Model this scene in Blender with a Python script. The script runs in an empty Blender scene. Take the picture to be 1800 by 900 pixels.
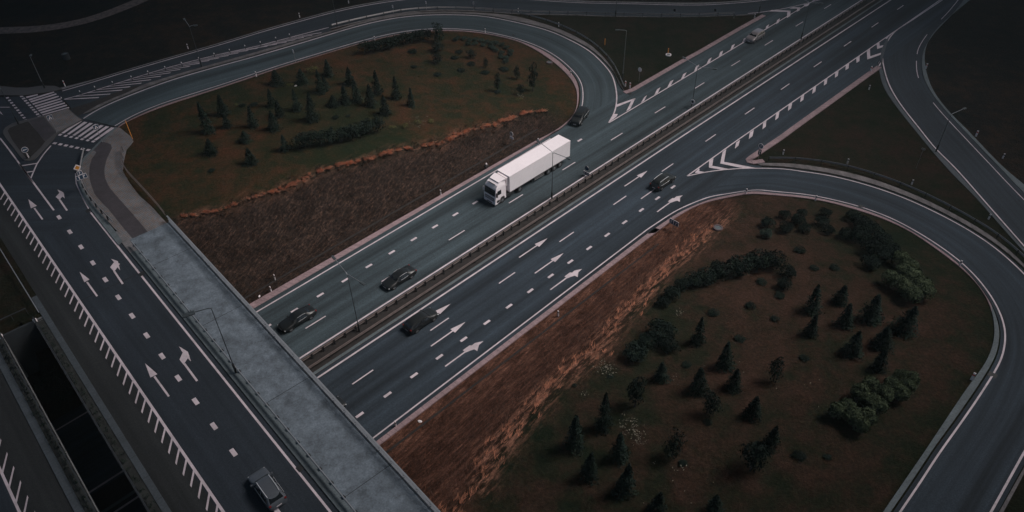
import bpy, bmesh, math, random
import numpy as np
from mathutils import Vector, Matrix
from mathutils.geometry import tessellate_polygon
PI = math.pi
random.seed(7); RNG = np.random.default_rng(7)
sc = bpy.context.scene
col = sc.collection

# ------------------------------------------------------------------ camera
FPX, PITCH, ROLL, AZH, AZB = 1351.62, 0.715391, -0.02308, 0.800311, -0.717697
CAMH = 70.0; K = 70.0 / 68.0; HB = 6.69
fw = np.array([0, math.cos(PITCH), -math.sin(PITCH)]); rt = np.array([1., 0, 0]); upv = np.cross(rt, fw)
c_, s_ = math.cos(ROLL), math.sin(ROLL)
R2 = c_ * rt + s_ * upv; U2 = -s_ * rt + c_ * upv
cd = bpy.data.cameras.new('camera'); cam = bpy.data.objects.new('camera', cd); col.objects.link(cam)
cd.sensor_width = 36; cd.lens = FPX / 1800 * 36; cd.clip_end = 9000; cd.clip_start = 0.5
m = Matrix.Identity(4)
for i in range(3):
    m[i][0] = R2[i]; m[i][1] = U2[i]; m[i][2] = -fw[i]
m[2][3] = CAMH
cam.matrix_world = m
sc.camera = cam

# ------------------------------------------------------------------ light
SUN_EL, SUN_AZ = math.radians(50), math.radians(84)      # azimuth measured from +Y towards +X
w = bpy.data.worlds.new('World'); sc.world = w; w.use_nodes = True
nt = w.node_tree; bg = nt.nodes['Background']
sky = nt.nodes.new('ShaderNodeTexSky'); sky.sky_type = 'NISHITA'; sky.sun_disc = False
sky.sun_elevation = SUN_EL; sky.sun_rotation = SUN_AZ; sky.air_density = 1.2; sky.dust_density = 3.0; sky.ozone_density = 1.5
nt.links.new(sky.outputs[0], bg.inputs[0]); bg.inputs[1].default_value = 0.048
sd = bpy.data.lights.new('sun', 'SUN'); sd.energy = 2.9; sd.angle = math.radians(32); sd.color = (1.0, 0.93, 0.90)
so = bpy.data.objects.new('sun', sd); col.objects.link(so)
sdir = Vector((math.sin(SUN_AZ) * math.cos(SUN_EL), math.cos(SUN_AZ) * math.cos(SUN_EL), math.sin(SUN_EL)))
so.rotation_euler = sdir.to_track_quat('Z', 'Y').to_euler(); so.location = sdir * 200
vs = sc.view_settings; vs.view_transform = 'Standard'; vs.look = 'None'; vs.gamma = 1; vs.use_curve_mapping = False
vs.exposure = 0.60

# ------------------------------------------------------------------ helpers: coordinates
ah = np.array([math.sin(AZH), math.cos(AZH)]); nh = np.array([ah[1], -ah[0]])
ab = np.array([math.sin(AZB), math.cos(AZB)]); nb = np.array([ab[1], -ab[0]])
def UV(u, v): return (u * ah + v * nh) * K
def ST(s, t): return (s * ab + t * nb) * K
def smooth(x):
    x = np.clip(x, 0, 1); return x * x * (3 - 2 * x)
def H(x, y):
    x = np.asarray(x, float); y = np.asarray(y, float)
    u = (x * ah[0] + y * ah[1]) / K; v = (x * nh[0] + y * nh[1]) / K; s = (x * ab[0] + y * ab[1]) / K
    d = np.maximum(np.maximum(-74.6 - v, v + 44.0), 0)
    wd = np.clip(14 - (u - 25) * 8 / 54, 5, 14)
    S = smooth(d / wd)
    k = smooth((u - 17.5) / 2.0)
    Sa = np.where((s > 82.0) | (s < 36.9), 1.0, 0.0)
    S = k * S + (1 - k) * Sa
    dv = np.abs(v + 59)
    q = (115 - u) / 85 + (dv - 25) / 60 * .45
    return HB * smooth(q) * S
def G(px, py, z):
    d = fw * FPX + R2 * (px - 900) - U2 * (py - 450)
    t = (z - CAMH) / d[2]; return np.array([d[0] * t, d[1] * t])
def GH(px, py):
    zs = np.arange(7.0, -0.11, -0.1)
    d = fw * FPX + R2 * (px - 900) - U2 * (py - 450)
    t = (zs - CAMH) / d[2]; xs = d[0] * t; ys = d[1] * t
    hh = H(xs, ys); i = np.argmax(hh >= zs)
    if i == 0: return np.array([xs[-1], ys[-1]])
    a0 = zs[i - 1] - hh[i - 1]; a1 = zs[i] - hh[i]; f = a0 / (a0 - a1 + 1e-9)
    return np.array([xs[i - 1] + f * (xs[i] - xs[i - 1]), ys[i - 1] + f * (ys[i] - ys[i - 1])])
def PX(pts): return np.array([GH(*p) for p in pts])
def PF(pts, z=HB): return np.array([G(p[0], p[1], z) for p in pts])
def Hs(p): return float(H(p[0], p[1]))

def catmull(P, n=8):
    P = np.asarray(P, float); out = []
    Q = np.vstack([2 * P[0] - P[1], P, 2 * P[-1] - P[-2]])
    for i in range(1, len(Q) - 2):
        p0, p1, p2, p3 = Q[i - 1:i + 3]
        for j in range(n):
            t = j / n
            out.append(.5 * ((2 * p1) + (-p0 + p2) * t + (2 * p0 - 5 * p1 + 4 * p2 - p3) * t * t + (-p0 + 3 * p1 - 3 * p2 + p3) * t ** 3))
    out.append(P[-1]); return np.array(out)
def length(P): return float(np.sum(np.hypot(*(np.diff(P, axis=0).T))))
def resample(P, n):
    d = np.concatenate([[0], np.cumsum(np.hypot(*(np.diff(P, axis=0).T)))])
    t = np.linspace(0, d[-1], n); return np.stack([np.interp(t, d, P[:, i]) for i in range(P.shape[1])], 1)
def smoothen(P, k=2):
    P = P.copy()
    for _ in range(k): P[1:-1] = .25 * P[:-2] + .5 * P[1:-1] + .25 * P[2:]
    return P
def offset(P, d):          # d>0 = to the right of travel
    T = np.gradient(P, axis=0); T /= np.hypot(T[:, 0], T[:, 1])[:, None] + 1e-9
    return P + d * np.stack([T[:, 1], -T[:, 0]], 1)
def curve(pts, k=3, step=1.0):
    C = catmull(PX(pts)); n = max(3, int(length(C) / step)); return smoothen(resample(C, n), k)

# ------------------------------------------------------------------ helpers: objects
def tag(o, label=None, cat=None, group=None, kind=None):
    if label: o['label'] = label
    if cat: o['category'] = cat
    if group: o['group'] = group
    if kind: o['kind'] = kind
    return o
def link(name, me, mat=None, parent=None):
    o = bpy.data.objects.new(name, me); col.objects.link(o)
    if mat is not None and len(me.materials) == 0:
        for mm in (mat if isinstance(mat, (list, tuple)) else [mat]): me.materials.append(mm)
    if parent is not None: o.parent = parent
    return o
def empty(name, loc=(0, 0, 0), rz=0, label=None, cat=None, group=None, kind=None):
    o = bpy.data.objects.new(name, None); col.objects.link(o); o.empty_display_size = .3
    o.location = loc; o.rotation_euler = (0, 0, rz); return tag(o, label, cat, group, kind)
def kids(o): return [c for c in bpy.data.objects if c.parent == o]
CH = {}
def copy_tree(o, parent=None):
    c = o.copy(); col.objects.link(c)
    if parent is not None: c.parent = parent
    if o.name not in CH: CH[o.name] = kids(o)
    for ch in CH[o.name]: copy_tree(ch, c)
    return c
class MB:
    def __init__(s): s.v = []; s.f = []; s.uv = []; s.mi = []; s.cm = 0
    def add(s, vs_, fs, uvs=None):
        n = len(s.v); s.v += [tuple(map(float, p)) for p in vs_]; s.f += [tuple(i + n for i in f) for f in fs]
        s.mi += [s.cm] * len(fs)
        s.uv += list(uvs) if uvs is not None else [(0, 0)] * len(vs_)
        return s
    def box(s, x0, x1, y0, y1, z0, z1, ch=0.0, M=None):
        if ch <= 0:
            vs_ = [(x, y, z) for z in (z0, z1) for y in (y0, y1) for x in (x0, x1)]
            fs = [(0, 2, 3, 1), (4, 5, 7, 6), (0, 1, 5, 4), (2, 6, 7, 3), (0, 4, 6, 2), (1, 3, 7, 5)]
        else:
            bm = bmesh.new(); bmesh.ops.create_cube(bm, size=1)
            for v in bm.verts:
                v.co = Vector(((x0 + x1) / 2 + v.co.x * (x1 - x0), (y0 + y1) / 2 + v.co.y * (y1 - y0), (z0 + z1) / 2 + v.co.z * (z1 - z0)))
            bmesh.ops.bevel(bm, geom=bm.edges[:], offset=ch, segments=2, affect='EDGES', profile=.6)
            bm.verts.index_update(); vs_ = [tuple(v.co) for v in bm.verts]; fs = [tuple(v.index for v in f.verts) for f in bm.faces]; bm.free()
        if M is not None: vs_ = [tuple(M @ Vector(p)) for p in vs_]
        return s.add(vs_, fs)
    def tube(s, pts, r, n=8, r2=None, cap=True):
        pts = [Vector(p) for p in pts]; rings = []
        for i, p in enumerate(pts):
            t = (pts[min(i + 1, len(pts) - 1)] - pts[max(i - 1, 0)]).normalized()
            a = t.cross(Vector((0, 0, 1)))
            if a.length < 1e-3: a = t.cross(Vector((1, 0, 0)))
            a.normalize(); b = t.cross(a)
            rr = r if r2 is None else r + (r2 - r) * i / (len(pts) - 1)
            rings.append([p + a * math.cos(2 * PI * k / n) * rr + b * math.sin(2 * PI * k / n) * rr for k in range(n)])
        vs_ = [tuple(q) for rg in rings for q in rg]; fs = []
        for i in range(len(pts) - 1):
            for k in range(n): fs.append((i * n + k, i * n + (k + 1) % n, (i + 1) * n + (k + 1) % n, (i + 1) * n + k))
        if cap: fs.append(tuple(range(n - 1, -1, -1))); fs.append(tuple((len(pts) - 1) * n + k for k in range(n)))
        return s.add(vs_, fs)
    def prism(s, poly, y0, y1):       # polygon in xz, extruded along y
        n = len(poly); vs_ = [(x, y0, z) for x, z in poly] + [(x, y1, z) for x, z in poly]
        return s.add(vs_, [tuple(range(n)), tuple(range(2 * n - 1, n - 1, -1))] + [(i, i + n, (i + 1) % n + n, (i + 1) % n) for i in range(n)])
    def build(s, name, mat=None, parent=None, smooth_=False, bevel=0):
        me = bpy.data.meshes.new(name); me.from_pydata(s.v, [], s.f)
        uvl = me.uv_layers.new(name='UVMap')
        li = np.empty(len(me.loops), int); me.loops.foreach_get('vertex_index', li)
        uvl.data.foreach_set('uv', np.array(s.uv, float)[li].ravel())
        for mm in (mat if isinstance(mat, (list, tuple)) else [mat]): me.materials.append(mm)
        if any(s.mi): me.polygons.foreach_set('material_index', s.mi)
        if smooth_: me.polygons.foreach_set('use_smooth', [True] * len(me.polygons))
        me.update()
        o = link(name, me, None, parent)
        if bevel:
            b = o.modifiers.new('bevel', 'BEVEL'); b.width = bevel; b.segments = 2; b.limit_method = 'ANGLE'
        return o
def strip(mb, A, B, off, cross=None, skirt=0.0, flatz=None):
    """sheet between two world polylines of equal count, draped on the terrain"""
    n = len(A); wdt = float(np.mean(np.hypot(*(A - B).T)))
    m_ = cross or max(1, int(wdt / 1.3)); vs_ = []; uvs = []; fs = []
    d = np.concatenate([[0], np.cumsum(np.hypot(*(np.diff((A + B) / 2, axis=0).T)))])
    T = np.linspace(0, 1, m_ + 1)
    for i in range(n):
        P = A[i] + T[:, None] * (B[i] - A[i]); hz = H(P[:, 0], P[:, 1]) if flatz is None else np.full(m_ + 1, flatz)
        ww = math.hypot(*(B[i] - A[i]))
        for j in range(m_ + 1): vs_.append((P[j, 0], P[j, 1], hz[j] + off)); uvs.append((d[i], T[j] * ww))
    for i in range(n - 1):
        for j in range(m_):
            a = i * (m_ + 1) + j; fs.append((a, a + 1, a + m_ + 2, a + m_ + 1))
    mb.add(vs_, fs, uvs)
    if skirt:
        for side in (0, m_):
            vv = []; 
            for i in range(n):
                p = vs_[i * (m_ + 1) + side]; vv += [p, (p[0], p[1], p[2] - skirt)]
            mb.add(vv, [(2 * i, 2 * i + 1, 2 * i + 3, 2 * i + 2) for i in range(n - 1)], [(d[i // 2], (i % 2) * .1) for i in range(2 * n)])
        for e in (0, n - 1):
            p = vs_[e * (m_ + 1)]; q = vs_[e * (m_ + 1) + m_]
            mb.add([p, q, (q[0], q[1], q[2] - skirt), (p[0], p[1], p[2] - skirt)], [(0, 1, 2, 3)])
    return mb
def between(A, B, off, cross=None, skirt=0, mb=None, step=1.0):
    n = max(3, int(max(length(A), length(B)) / step)); return strip(mb or MB(), resample(A, n), resample(B, n), off, cross, skirt)
def line(mb, C, wd, off, step=.8):
    n = max(2, int(length(C) / step) + 1); P = resample(np.asarray(C, float), n)
    return strip(mb, offset(P, -wd / 2), offset(P, wd / 2), off, 1)
def sline(mb, p, q, wd, off): return line(mb, np.array([p, q]), wd, off, 1.0)
def poly(mb, P, off, skirt=0.0, flatz=None):
    P = np.asarray(P, float); z = [(Hs(p) if flatz is None else flatz) + off for p in P]
    tri = tessellate_polygon([[Vector((p[0], p[1], 0)) for p in P]])
    a = sum(P[i][0] * P[(i + 1) % len(P)][1] - P[(i + 1) % len(P)][0] * P[i][1] for i in range(len(P)))
    fs = []
    for t in tri:
        p0, p1, p2 = (P[k] for k in t); cr = (p1[0] - p0[0]) * (p2[1] - p0[1]) - (p1[1] - p0[1]) * (p2[0] - p0[0])
        fs.append(t if cr > 0 else t[::-1])
    vs_ = [(p[0], p[1], zz) for p, zz in zip(P, z)]
    mb.add(vs_, fs, [(p[0], p[1]) for p in P])
    if skirt:
        n = len(P); mb.add(vs_ + [(x, y, zz - skirt) for x, y, zz in vs_], [(i, (i + 1) % n, (i + 1) % n + n, i + n) for i in range(n)])
    return mb

# ------------------------------------------------------------------ materials
def nodes(name):
    m_ = bpy.data.materials.new(name); m_.use_nodes = True; n = m_.node_tree.nodes; l = m_.node_tree.links
    return m_, n, l, n['Principled BSDF']
def ramp(n, l, src, stops):
    r = n.new('ShaderNodeValToRGB'); e = r.color_ramp.elements
    while len(e) < len(stops): e.new(.5)
    for el, (p, c) in zip(e, stops): el.position = p; el.color = (*c, 1)
    l.new(src, r.inputs[0]); return r.outputs[0]
def noise(n, l, scale, detail=4, rough=.6, coord='Object', mapping=None):
    t = n.new('ShaderNodeTexNoise'); t.inputs['Scale'].default_value = scale; t.inputs['Detail'].default_value = detail; t.inputs['Roughness'].default_value = rough
    tc = n.new('ShaderNodeTexCoord'); src = tc.outputs[coord]
    if mapping:
        mp = n.new('ShaderNodeMapping'); mp.vector_type = 'TEXTURE'; mp.inputs['Scale'].default_value = tuple(1 / q for q in mapping[0]); mp.inputs['Rotation'].default_value[2] = mapping[1]
        l.new(src, mp.inputs[0]); src = mp.outputs[0]
    l.new(src, t.inputs['Vector']); return t.outputs['Fac']
def mix(n, l, f, a, b, mode='MIX'):
    x = n.new('ShaderNodeMix'); x.data_type = 'RGBA'; x.blend_type = mode
    for i, s_ in ((0, f), (6, a), (7, b)):
        if hasattr(s_, 'links'): l.new(s_, x.inputs[i])
        elif isinstance(s_, tuple): x.inputs[i].default_value = (*s_, 1)
        else: x.inputs[i].default_value = s_
    return x.outputs[2]
def bump(n, l, b, h, strength=.4, dist=.05):
    x = n.new('ShaderNodeBump'); x.inputs['Strength'].default_value = strength; x.inputs['Distance'].default_value = dist
    l.new(h, x.inputs['Height']); l.new(x.outputs[0], b.inputs['Normal'])
def plain(name, c, rough=.6, metal=0, var=.15, scale=3, coat=0):
    m_, n, l, b = nodes(name)
    f = noise(n, l, scale)
    l.new(ramp(n, l, f, [(.3, tuple(x * (1 - var) for x in c)), (.7, tuple(min(1, x * (1 + var)) for x in c))]), b.inputs['Base Color'])
    b.inputs['Roughness'].default_value = rough; b.inputs['Metallic'].default_value = metal
    if coat: b.inputs['Coat Weight'].default_value = coat; b.inputs['Coat Roughness'].default_value = .08
    return m_
def scl(c, k): return tuple(x * k for x in c)
def asphalt(name, c, wear=.35, seed=0.0):
    m_, n, l, b = nodes(name)
    fine = noise(n, l, 9, 6, .75)                      # aggregate grain
    streak = noise(n, l, 1.0, 3, .5, 'UV', ((.012, .55, 1), 0))
    blotch = noise(n, l, .06, 4, .6)
    base = ramp(n, l, fine, [(.28, scl(c, .5)), (.5, c), (.72, scl(c, 1.75))])
    s1 = ramp(n, l, streak, [(.32, (1 - wear,) * 3), (.5, (1, 1, 1)), (.68, (1 + wear,) * 3)])
    s2 = ramp(n, l, blotch, [(.3, (.82,) * 3), (.7, (1.18,) * 3)])
    o = mix(n, l, 1.0, base, s1, 'MULTIPLY'); o = mix(n, l, 1.0, o, s2, 'MULTIPLY')
    spots = noise(n, l, .9, 3, .55); o = mix(n, l, 1.0, o, ramp(n, l, spots, [(.70, (1, 1, 1)), (.76, (.62,) * 3)]), 'MULTIPLY')
    tr2 = noise(n, l, 1.0, 5, .7, 'UV', ((.05, 2.2, 1), 0)); o = mix(n, l, 1.0, o, ramp(n, l, tr2, [(.30, (.80,) * 3), (.5, (1, 1, 1)), (.72, (1.16,) * 3)]), 'MULTIPLY')
    l.new(o, b.inputs['Base Color']); b.inputs['Roughness'].default_value = .85
    b.inputs['Specular IOR Level'].default_value = .25
    bump(n, l, b, fine, .25, .02); return m_
def paint_mat(name, c=(.70, .61, .655)):
    m_, n, l, b = nodes(name)
    f = noise(n, l, 6, 6, .75); g = noise(n, l, .7, 3)
    o = ramp(n, l, f, [(.27, scl(c, .30)), (.38, scl(c, .82)), (.7, c)])
    o = mix(n, l, 1.0, o, ramp(n, l, g, [(.3, (.72,) * 3), (.6, (1, 1, 1))]), 'MULTIPLY')
    l.new(o, b.inputs['Base Color']); b.inputs['Roughness'].default_value = .7; return m_
def concrete(name, c, joint=0.0, stain=.25, sx=0.0):
    m_, n, l, b = nodes(name)
    f = noise(n, l, 5, 6, .7); g = noise(n, l, .45, 5, .65); h_ = noise(n, l, 1.0, 4, .6, 'UV', ((.9, .12, 1), 0)) if not sx else noise(n, l, sx, 6, .78)
    o = ramp(n, l, f, [(.3, scl(c, .68)), (.7, scl(c, 1.34))])
    o = mix(n, l, 1.0, o, ramp(n, l, g, [(.3, (1 - stain,) * 3), (.65, (1 + stain * .6,) * 3)]), 'MULTIPLY')
    o = mix(n, l, 1.0, o, ramp(n, l, h_, [(.35, (1 - stain * .7,) * 3), (.65, (1 + stain * .4,) * 3)]), 'MULTIPLY')
    if joint:
        tc = n.new('ShaderNodeTexCoord'); sp = n.new('ShaderNodeSeparateXYZ'); l.new(tc.outputs['UV'], sp.inputs[0])
        mt = n.new('ShaderNodeMath'); mt.operation = 'MODULO'; mt.inputs[1].default_value = joint; l.new(sp.outputs[0], mt.inputs[0])
        cp = n.new('ShaderNodeMath'); cp.operation = 'LESS_THAN'; cp.inputs[1].default_value = .05; l.new(mt.outputs[0], cp.inputs[0])
        o = mix(n, l, cp.outputs[0], o, scl(c, .4))
    l.new(o, b.inputs['Base Color']); b.inputs['Roughness'].default_value = .85; bump(n, l, b, f, .3, .02); return m_
def bricks(name, c1, c2, cm, size=.35, rough=.85):
    m_, n, l, b = nodes(name)
    t = n.new('ShaderNodeTexBrick'); tc = n.new('ShaderNodeTexCoord'); l.new(tc.outputs['Object'], t.inputs['Vector'])
    mp = n.new('ShaderNodeMapping'); mp.inputs['Rotation'].default_value[2] = -AZB; l.new(tc.outputs['Object'], mp.inputs[0]); l.new(mp.outputs[0], t.inputs['Vector'])
    t.inputs['Scale'].default_value = 1; t.inputs['Brick Width'].default_value = size; t.inputs['Row Height'].default_value = size * .55
    t.inputs['Mortar Size'].default_value = .02
    t.inputs['Color1'].default_value = (*c1, 1); t.inputs['Color2'].default_value = (*c2, 1); t.inputs['Mortar'].default_value = (*cm, 1)
    g = noise(n, l, .5, 5, .7)
    l.new(mix(n, l, 1.0, t.outputs[0], ramp(n, l, g, [(.3, (.7,) * 3), (.7, (1.3,) * 3)]), 'MULTIPLY'), b.inputs['Base Color'])
    b.inputs['Roughness'].default_value = rough; return m_

M = {}
M['asph_nw'] = asphalt('asphalt worn', (.034, .048, .056), .45)
M['asph_se'] = asphalt('asphalt darker', (.021, .030, .040), .45)  # darker blue-grey base for the lower carriageway and right loop
M['asph_br'] = asphalt('asphalt bridge', (.019, .025, .033), .2)
M['asph_rt'] = asphalt('asphalt outer ramp', (.022, .029, .037), .2)
M['asph_dk'] = asphalt('asphalt dark', (.016, .0175, .020), .25)
M['paint'] = paint_mat('road paint', (.60, .52, .56))
M['kerb'] = concrete('pink kerb concrete', (.235, .165, .175), 1.0, .2)
M['kerbg'] = concrete('grey kerb concrete', (.145, .140, .145), 1.0, .3)
M['gravel'] = concrete('gravel verge', (.115, .105, .108), 0, .45)
M['deck'] = concrete('bridge walkway concrete', (.155, .190, .205), 0, .30)
M['strip'] = concrete('bridge kerb concrete', (.085, .105, .115), 0, .2)
M['stripd'] = concrete('dark kerb concrete', (.045, .056, .066), 3.1, .2)
M['wall'] = concrete('abutment concrete', (.16, .165, .17), 0, .3)
M['roughpave'] = asphalt('rough median paving', (.019, .021, .022), .3)
M['brick'] = bricks('dark path paving', (.045, .037, .043), (.036, .031, .036), (.028, .025, .028), .3)
M['pave'] = bricks('grey path paving', (.125, .132, .142), (.15, .118, .108), (.07, .065, .065), .45)
M['soilm'] = plain('median soil', (.015, .012, .011), .95, 0, .5, 2)
M['dsoil'] = plain('dark planted soil', (.016, .018, .017), .95, 0, .6, 2)
M['galv'] = plain('galvanised steel', (.25, .24, .245), .45, .5, .15)
M['galvr'] = plain('weathered rail steel', (.10, .078, .072), .6, .2, .3, 1.5)
M['galvp'] = plain('rail top edge', (.15, .115, .11), .5, .3, .2, 1.5)
M['dpost'] = plain('dark post steel', (.022, .024, .026), .6, .3)
M['railb'] = plain('painted parapet steel', (.21, .225, .245), .5, .2, .1)
M['pole'] = plain('lamp pole steel', (.055, .065, .072), .45, .5)
M['polel'] = plain('lamp arm steel', (.22, .23, .25), .45, .5)
M['lamp'] = plain('lamp head plastic', (.045, .055, .06), .4)
M['white'] = plain('white plastic', (.72, .66, .68), .5, 0, .06)
M['black'] = plain('black rubber', (.012, .012, .013), .75)
M['blue'] = plain('sign blue', (.02, .05, .09), .4)
M['yellow'] = plain('sign amber', (.55, .22, .02), .45)
M['red'] = plain('sign red', (.45, .06, .04), .45)
M['orange'] = plain('marker orange', (.65, .25, .04), .5)
M['bark'] = plain('bark', (.035, .026, .021), .95, 0, .4)
M['glass'] = plain('tinted car glass', (.010, .013, .016), .08, 0, .05)
M['lens'] = plain('headlamp lens', (.75, .76, .78), .15, 0, .05)
M['lensr'] = plain('tail lamp lens', (.16, .02, .02), .2, 0, .1)
M['rim'] = plain('alloy rim', (.30, .31, .33), .35, .8)
M['chrome'] = plain('trim chrome', (.72, .74, .77), .45, .45, .05)
M['tyre'] = plain('tyre', (.014, .014, .015), .8)
def leafmat(name, c1, c2, c3):
    m_, n, l, b = nodes(name); oi = n.new('ShaderNodeObjectInfo')
    f = noise(n, l, 1.6, 4, .7); o = ramp(n, l, f, [(.28, c1), (.5, c2), (.74, c3)])
    hv = n.new('ShaderNodeHueSaturation'); l.new(o, hv.inputs['Color'])
    mr = n.new('ShaderNodeMapRange'); mr.inputs[3].default_value = .75; mr.inputs[4].default_value = 1.3; l.new(oi.outputs['Random'], mr.inputs[0]); l.new(mr.outputs[0], hv.inputs['Value'])
    l.new(hv.outputs[0], b.inputs['Base Color']); b.inputs['Roughness'].default_value = .9; b.inputs['Specular IOR Level'].default_value = .1; return m_
M['spruce'] = leafmat('spruce needles', (.007, .012, .011), (.012, .021, .016), (.028, .040, .026))
M['shrubd'] = leafmat('dark shrub leaves', (.006, .011, .010), (.011, .019, .015), (.024, .035, .021))
M['shrubm'] = leafmat('grey green shrub leaves', (.020, .032, .028), (.036, .055, .044), (.066, .085, .064))
M['pine'] = leafmat('olive pine needles', (.024, .034, .020), (.052, .070, .040), (.115, .14, .08))
M['weed'] = leafmat('yellow green weed leaves', (.040, .042, .018), (.075, .075, .030), (.14, .13, .06))
M['flower'] = plain('pale flower heads', (.14, .13, .10), .8, 0, .2)
M['dry'] = plain('dry grass blades', (.75, .37, .24), .9, 0, .45, 1.2)
M['dry4'] = plain('rust grass blades', (.44, .18, .105), .9, 0, .45, 1.2)
M['dry3'] = plain('straw grass blades', (.10, .050, .034), .9, 0, .5, .5)
M['dry2'] = plain('brown grass blades', (.026, .017, .013), .9, 0, .5, .8)

# ------------------------------------------------------------------ traced road edges (photo points laid on the terrain surface)
LOUT = [(1070,216),(1079,201),(1083,187),(1084,165),(1077,135),(1058,110),(1033,88),(1000,70),(960,53),(900,38),(853,29.5),(817,27),(767,26.5),(717,29.5),(667,37.5),(617,50),(567,65),(517,80),(450,99.5),(400,113),(350,127),(300,142),(250,160),(200,180),(167,196),(147,209)]
LIN = [(985,232),(1003,217),(1016,203),(1023,188),(1025,172),(1023,150),(1012,130),(983,103),(950,83.5),(917,71),(900,66),(850,55.5),(800,51),(750,51.5),(700,57.5),(650,68.5),(600,82.5),(550,97.5),(500,112.5),(450,129),(393,148),(333,167),(283,183),(233,204),(202,222)]
LGRASS = [(965,240),(985,226),(1002,212),(1011,197),(1015,180),(1013,157),(1001,136),(973,109.5),(941,88),(915,75),(898,69.5),(850,59.5),(800,55),(750,55.5),(700,61.5),(650,72.5),(600,86.5),(550,101.5),(500,117),(450,134),(393,153),(333,172.5),(283,189),(236,208),(216,218)]
TOPU = [(110,160.5),(163,145),(230,124.5),(320,98.5),(393,77.5),(450,60),(517,41),(590,21.5),(650,9),(707,0.5),(770,-5),(840,-6),(900,-2.5),(963,2),(1100,7),(1220,9.5),(1290,6),(1343,1),(1400,-8),(1460,-22)]
TOPL = [(113,175),(143,167),(217,143.5),(300,118),(383,96.5),(450,82),(517,64.5),(583,47.5),(650,31),(717,19),(783,15.5),(850,18),(900,21.5),(1000,23.5),(1083,26.5),(1190,28),(1290,25),(1333,22.5),(1388,13.5),(1440,0),(1480,-14)]
ROUT = [(1208,310),(1237,303.5),(1270,299),(1313,296),(1350,296),(1400,300.5),(1450,307.5),(1500,319),(1550,334),(1600,353),(1650,376.5),(1700,403.5),(1750,437),(1800,482),(1835,525),(1857,572),(1864,620),(1854,680),(1832,740),(1800,795),(1743,898),(1700,975)]
RIN = [(1130,409),(1160,389),(1187,371.5),(1220,356.5),(1260,343),(1312,335.5),(1350,336),(1417,342),(1460,350.5),(1508,362.5),(1567,384),(1617,411),(1650,432),(1683,456),(1713,484),(1740,518),(1758,551),(1767,583),(1766,605),(1761,629),(1747,656),(1717,703),(1683,752),(1650,798),(1617,849),(1583,899),(1530,978)]
RGRASS = [(1152,410),(1177,391),(1201,374.5),(1230,360),(1264,350.5),(1312,342.5),(1350,343),(1417,349),(1460,357),(1500,368),(1550,384.5),(1600,407.5),(1633,430),(1667,454.5),(1700,481.5),(1727,513),(1743,547),(1748,583),(1746,602),(1733,637),(1700,682),(1667,731),(1617,806),(1553,899),(1503,976)]
RLT = [(1657,0),(1600,38),(1575,54),(1563,68),(1554,84),(1551,98),(1553,117),(1563,150),(1583,184),(1617,227.5),(1643,260),(1683,300),(1733,357),(1800,433),(1850,492)]
RLV = [(1545,122),(1548,138),(1557,161),(1580,194),(1617,240),(1667,299),(1717,350),(1767,407),(1800,444),(1850,503)]
RRT = [(1700,-20),(1668,20),(1637,52),(1618,78),(1611.5,97),(1612,130),(1625,160),(1645,187),(1667,212),(1700,247),(1738,287),(1750,300),(1800,352),(1860,412)]
RRV = [(1722,-14),(1695,8),(1664,34),(1639,60),(1626,90),(1627.5,124),(1641,161),(1669,198),(1702,231),(1768,299),(1802,327),(1862,385)]
TIPL = [(1100,163),(1097,157),(1088,137),(1073,110),(1043,80),(1000,55),(950,37),(900,26)]          # guard rail beside the loop
TRIB = [(1100,163),(1113,158.5),(1200,108),(1233,90),(1300,51),(1342,27)]
ISB = [(1311,281),(1325,271),(1369,241.5),(1397,221),(1467,171),(1517,135),(1541,118)]

cLOUT, cLIN, cLGR = curve(LOUT), curve(LIN), curve(LGRASS)
cTU, cTL = curve(TOPU), curve(TOPL)
cROUT, cRIN, cRGR = curve(ROUT), curve(RIN), curve(RGRASS)
cRLT, cRLV, cRRT, cRRV = curve(RLT), curve(RLV), curve(RRT), curve(RRV)
cTRI = resample(PX(TRIB), 70); cISB = resample(PX(ISB), 90)

def inside(P, x, y):
    P = np.asarray(P); r = np.zeros(x.shape, bool); j = len(P) - 1
    for i in range(len(P)):
        xi, yi = P[i]; xj, yj = P[j]
        cnd = ((yi > y) != (yj > y)) & (x < (xj - xi) * (y - yi) / (yj - yi + 1e-12) + xi)
        r ^= cnd; j = i
    return r

# ------------------------------------------------------------------ ground
def axis(a, b, lo, hi, step=1.0):
    core = list(np.arange(a, b + .01, step)); L_ = []; R_ = []; g = step
    x = a
    while x > lo: g *= 1.5; x -= g; L_.append(x)
    g = step; x = b
    while x < hi: g *= 1.5; x += g; R_.append(x)
    return np.array(L_[::-1] + core + R_)
us = axis(-24, 225, -3500, 3500); vs_a = axis(-205, 40, -3500, 3500)
UU, VV = np.meshgrid(us, vs_a, indexing='ij')
X = (UU * ah[0] + VV * nh[0]) * K; Y = (UU * ah[1] + VV * nh[1]) * K; Z = H(X, Y)
Z = Z - np.where((np.abs(VV + 59) < 16.5), .03, 0)
nu, nv = UU.shape
idx = np.arange(nu * nv).reshape(nu, nv)
F = np.stack([idx[:-1, :-1], idx[1:, :-1], idx[1:, 1:], idx[:-1, 1:]], -1).reshape(-1, 4)
me = bpy.data.meshes.new('ground')
me.from_pydata(np.stack([X, Y, Z], -1).reshape(-1, 3).tolist(), [], F[:, ::-1].tolist())
me.polygons.foreach_set('use_smooth', [True] * len(me.polygons))
SS = (X * ab[0] + Y * ab[1]) / K
def edge_d():
    d = np.maximum(np.maximum(-74.6 - VV, VV + 44.0), 0); wd = np.clip(14 - (UU - 25) * 8 / 54, 5, 14); return d, wd
dd, wd = edge_d()
inbr = UU > 16
left = VV < -59
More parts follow.
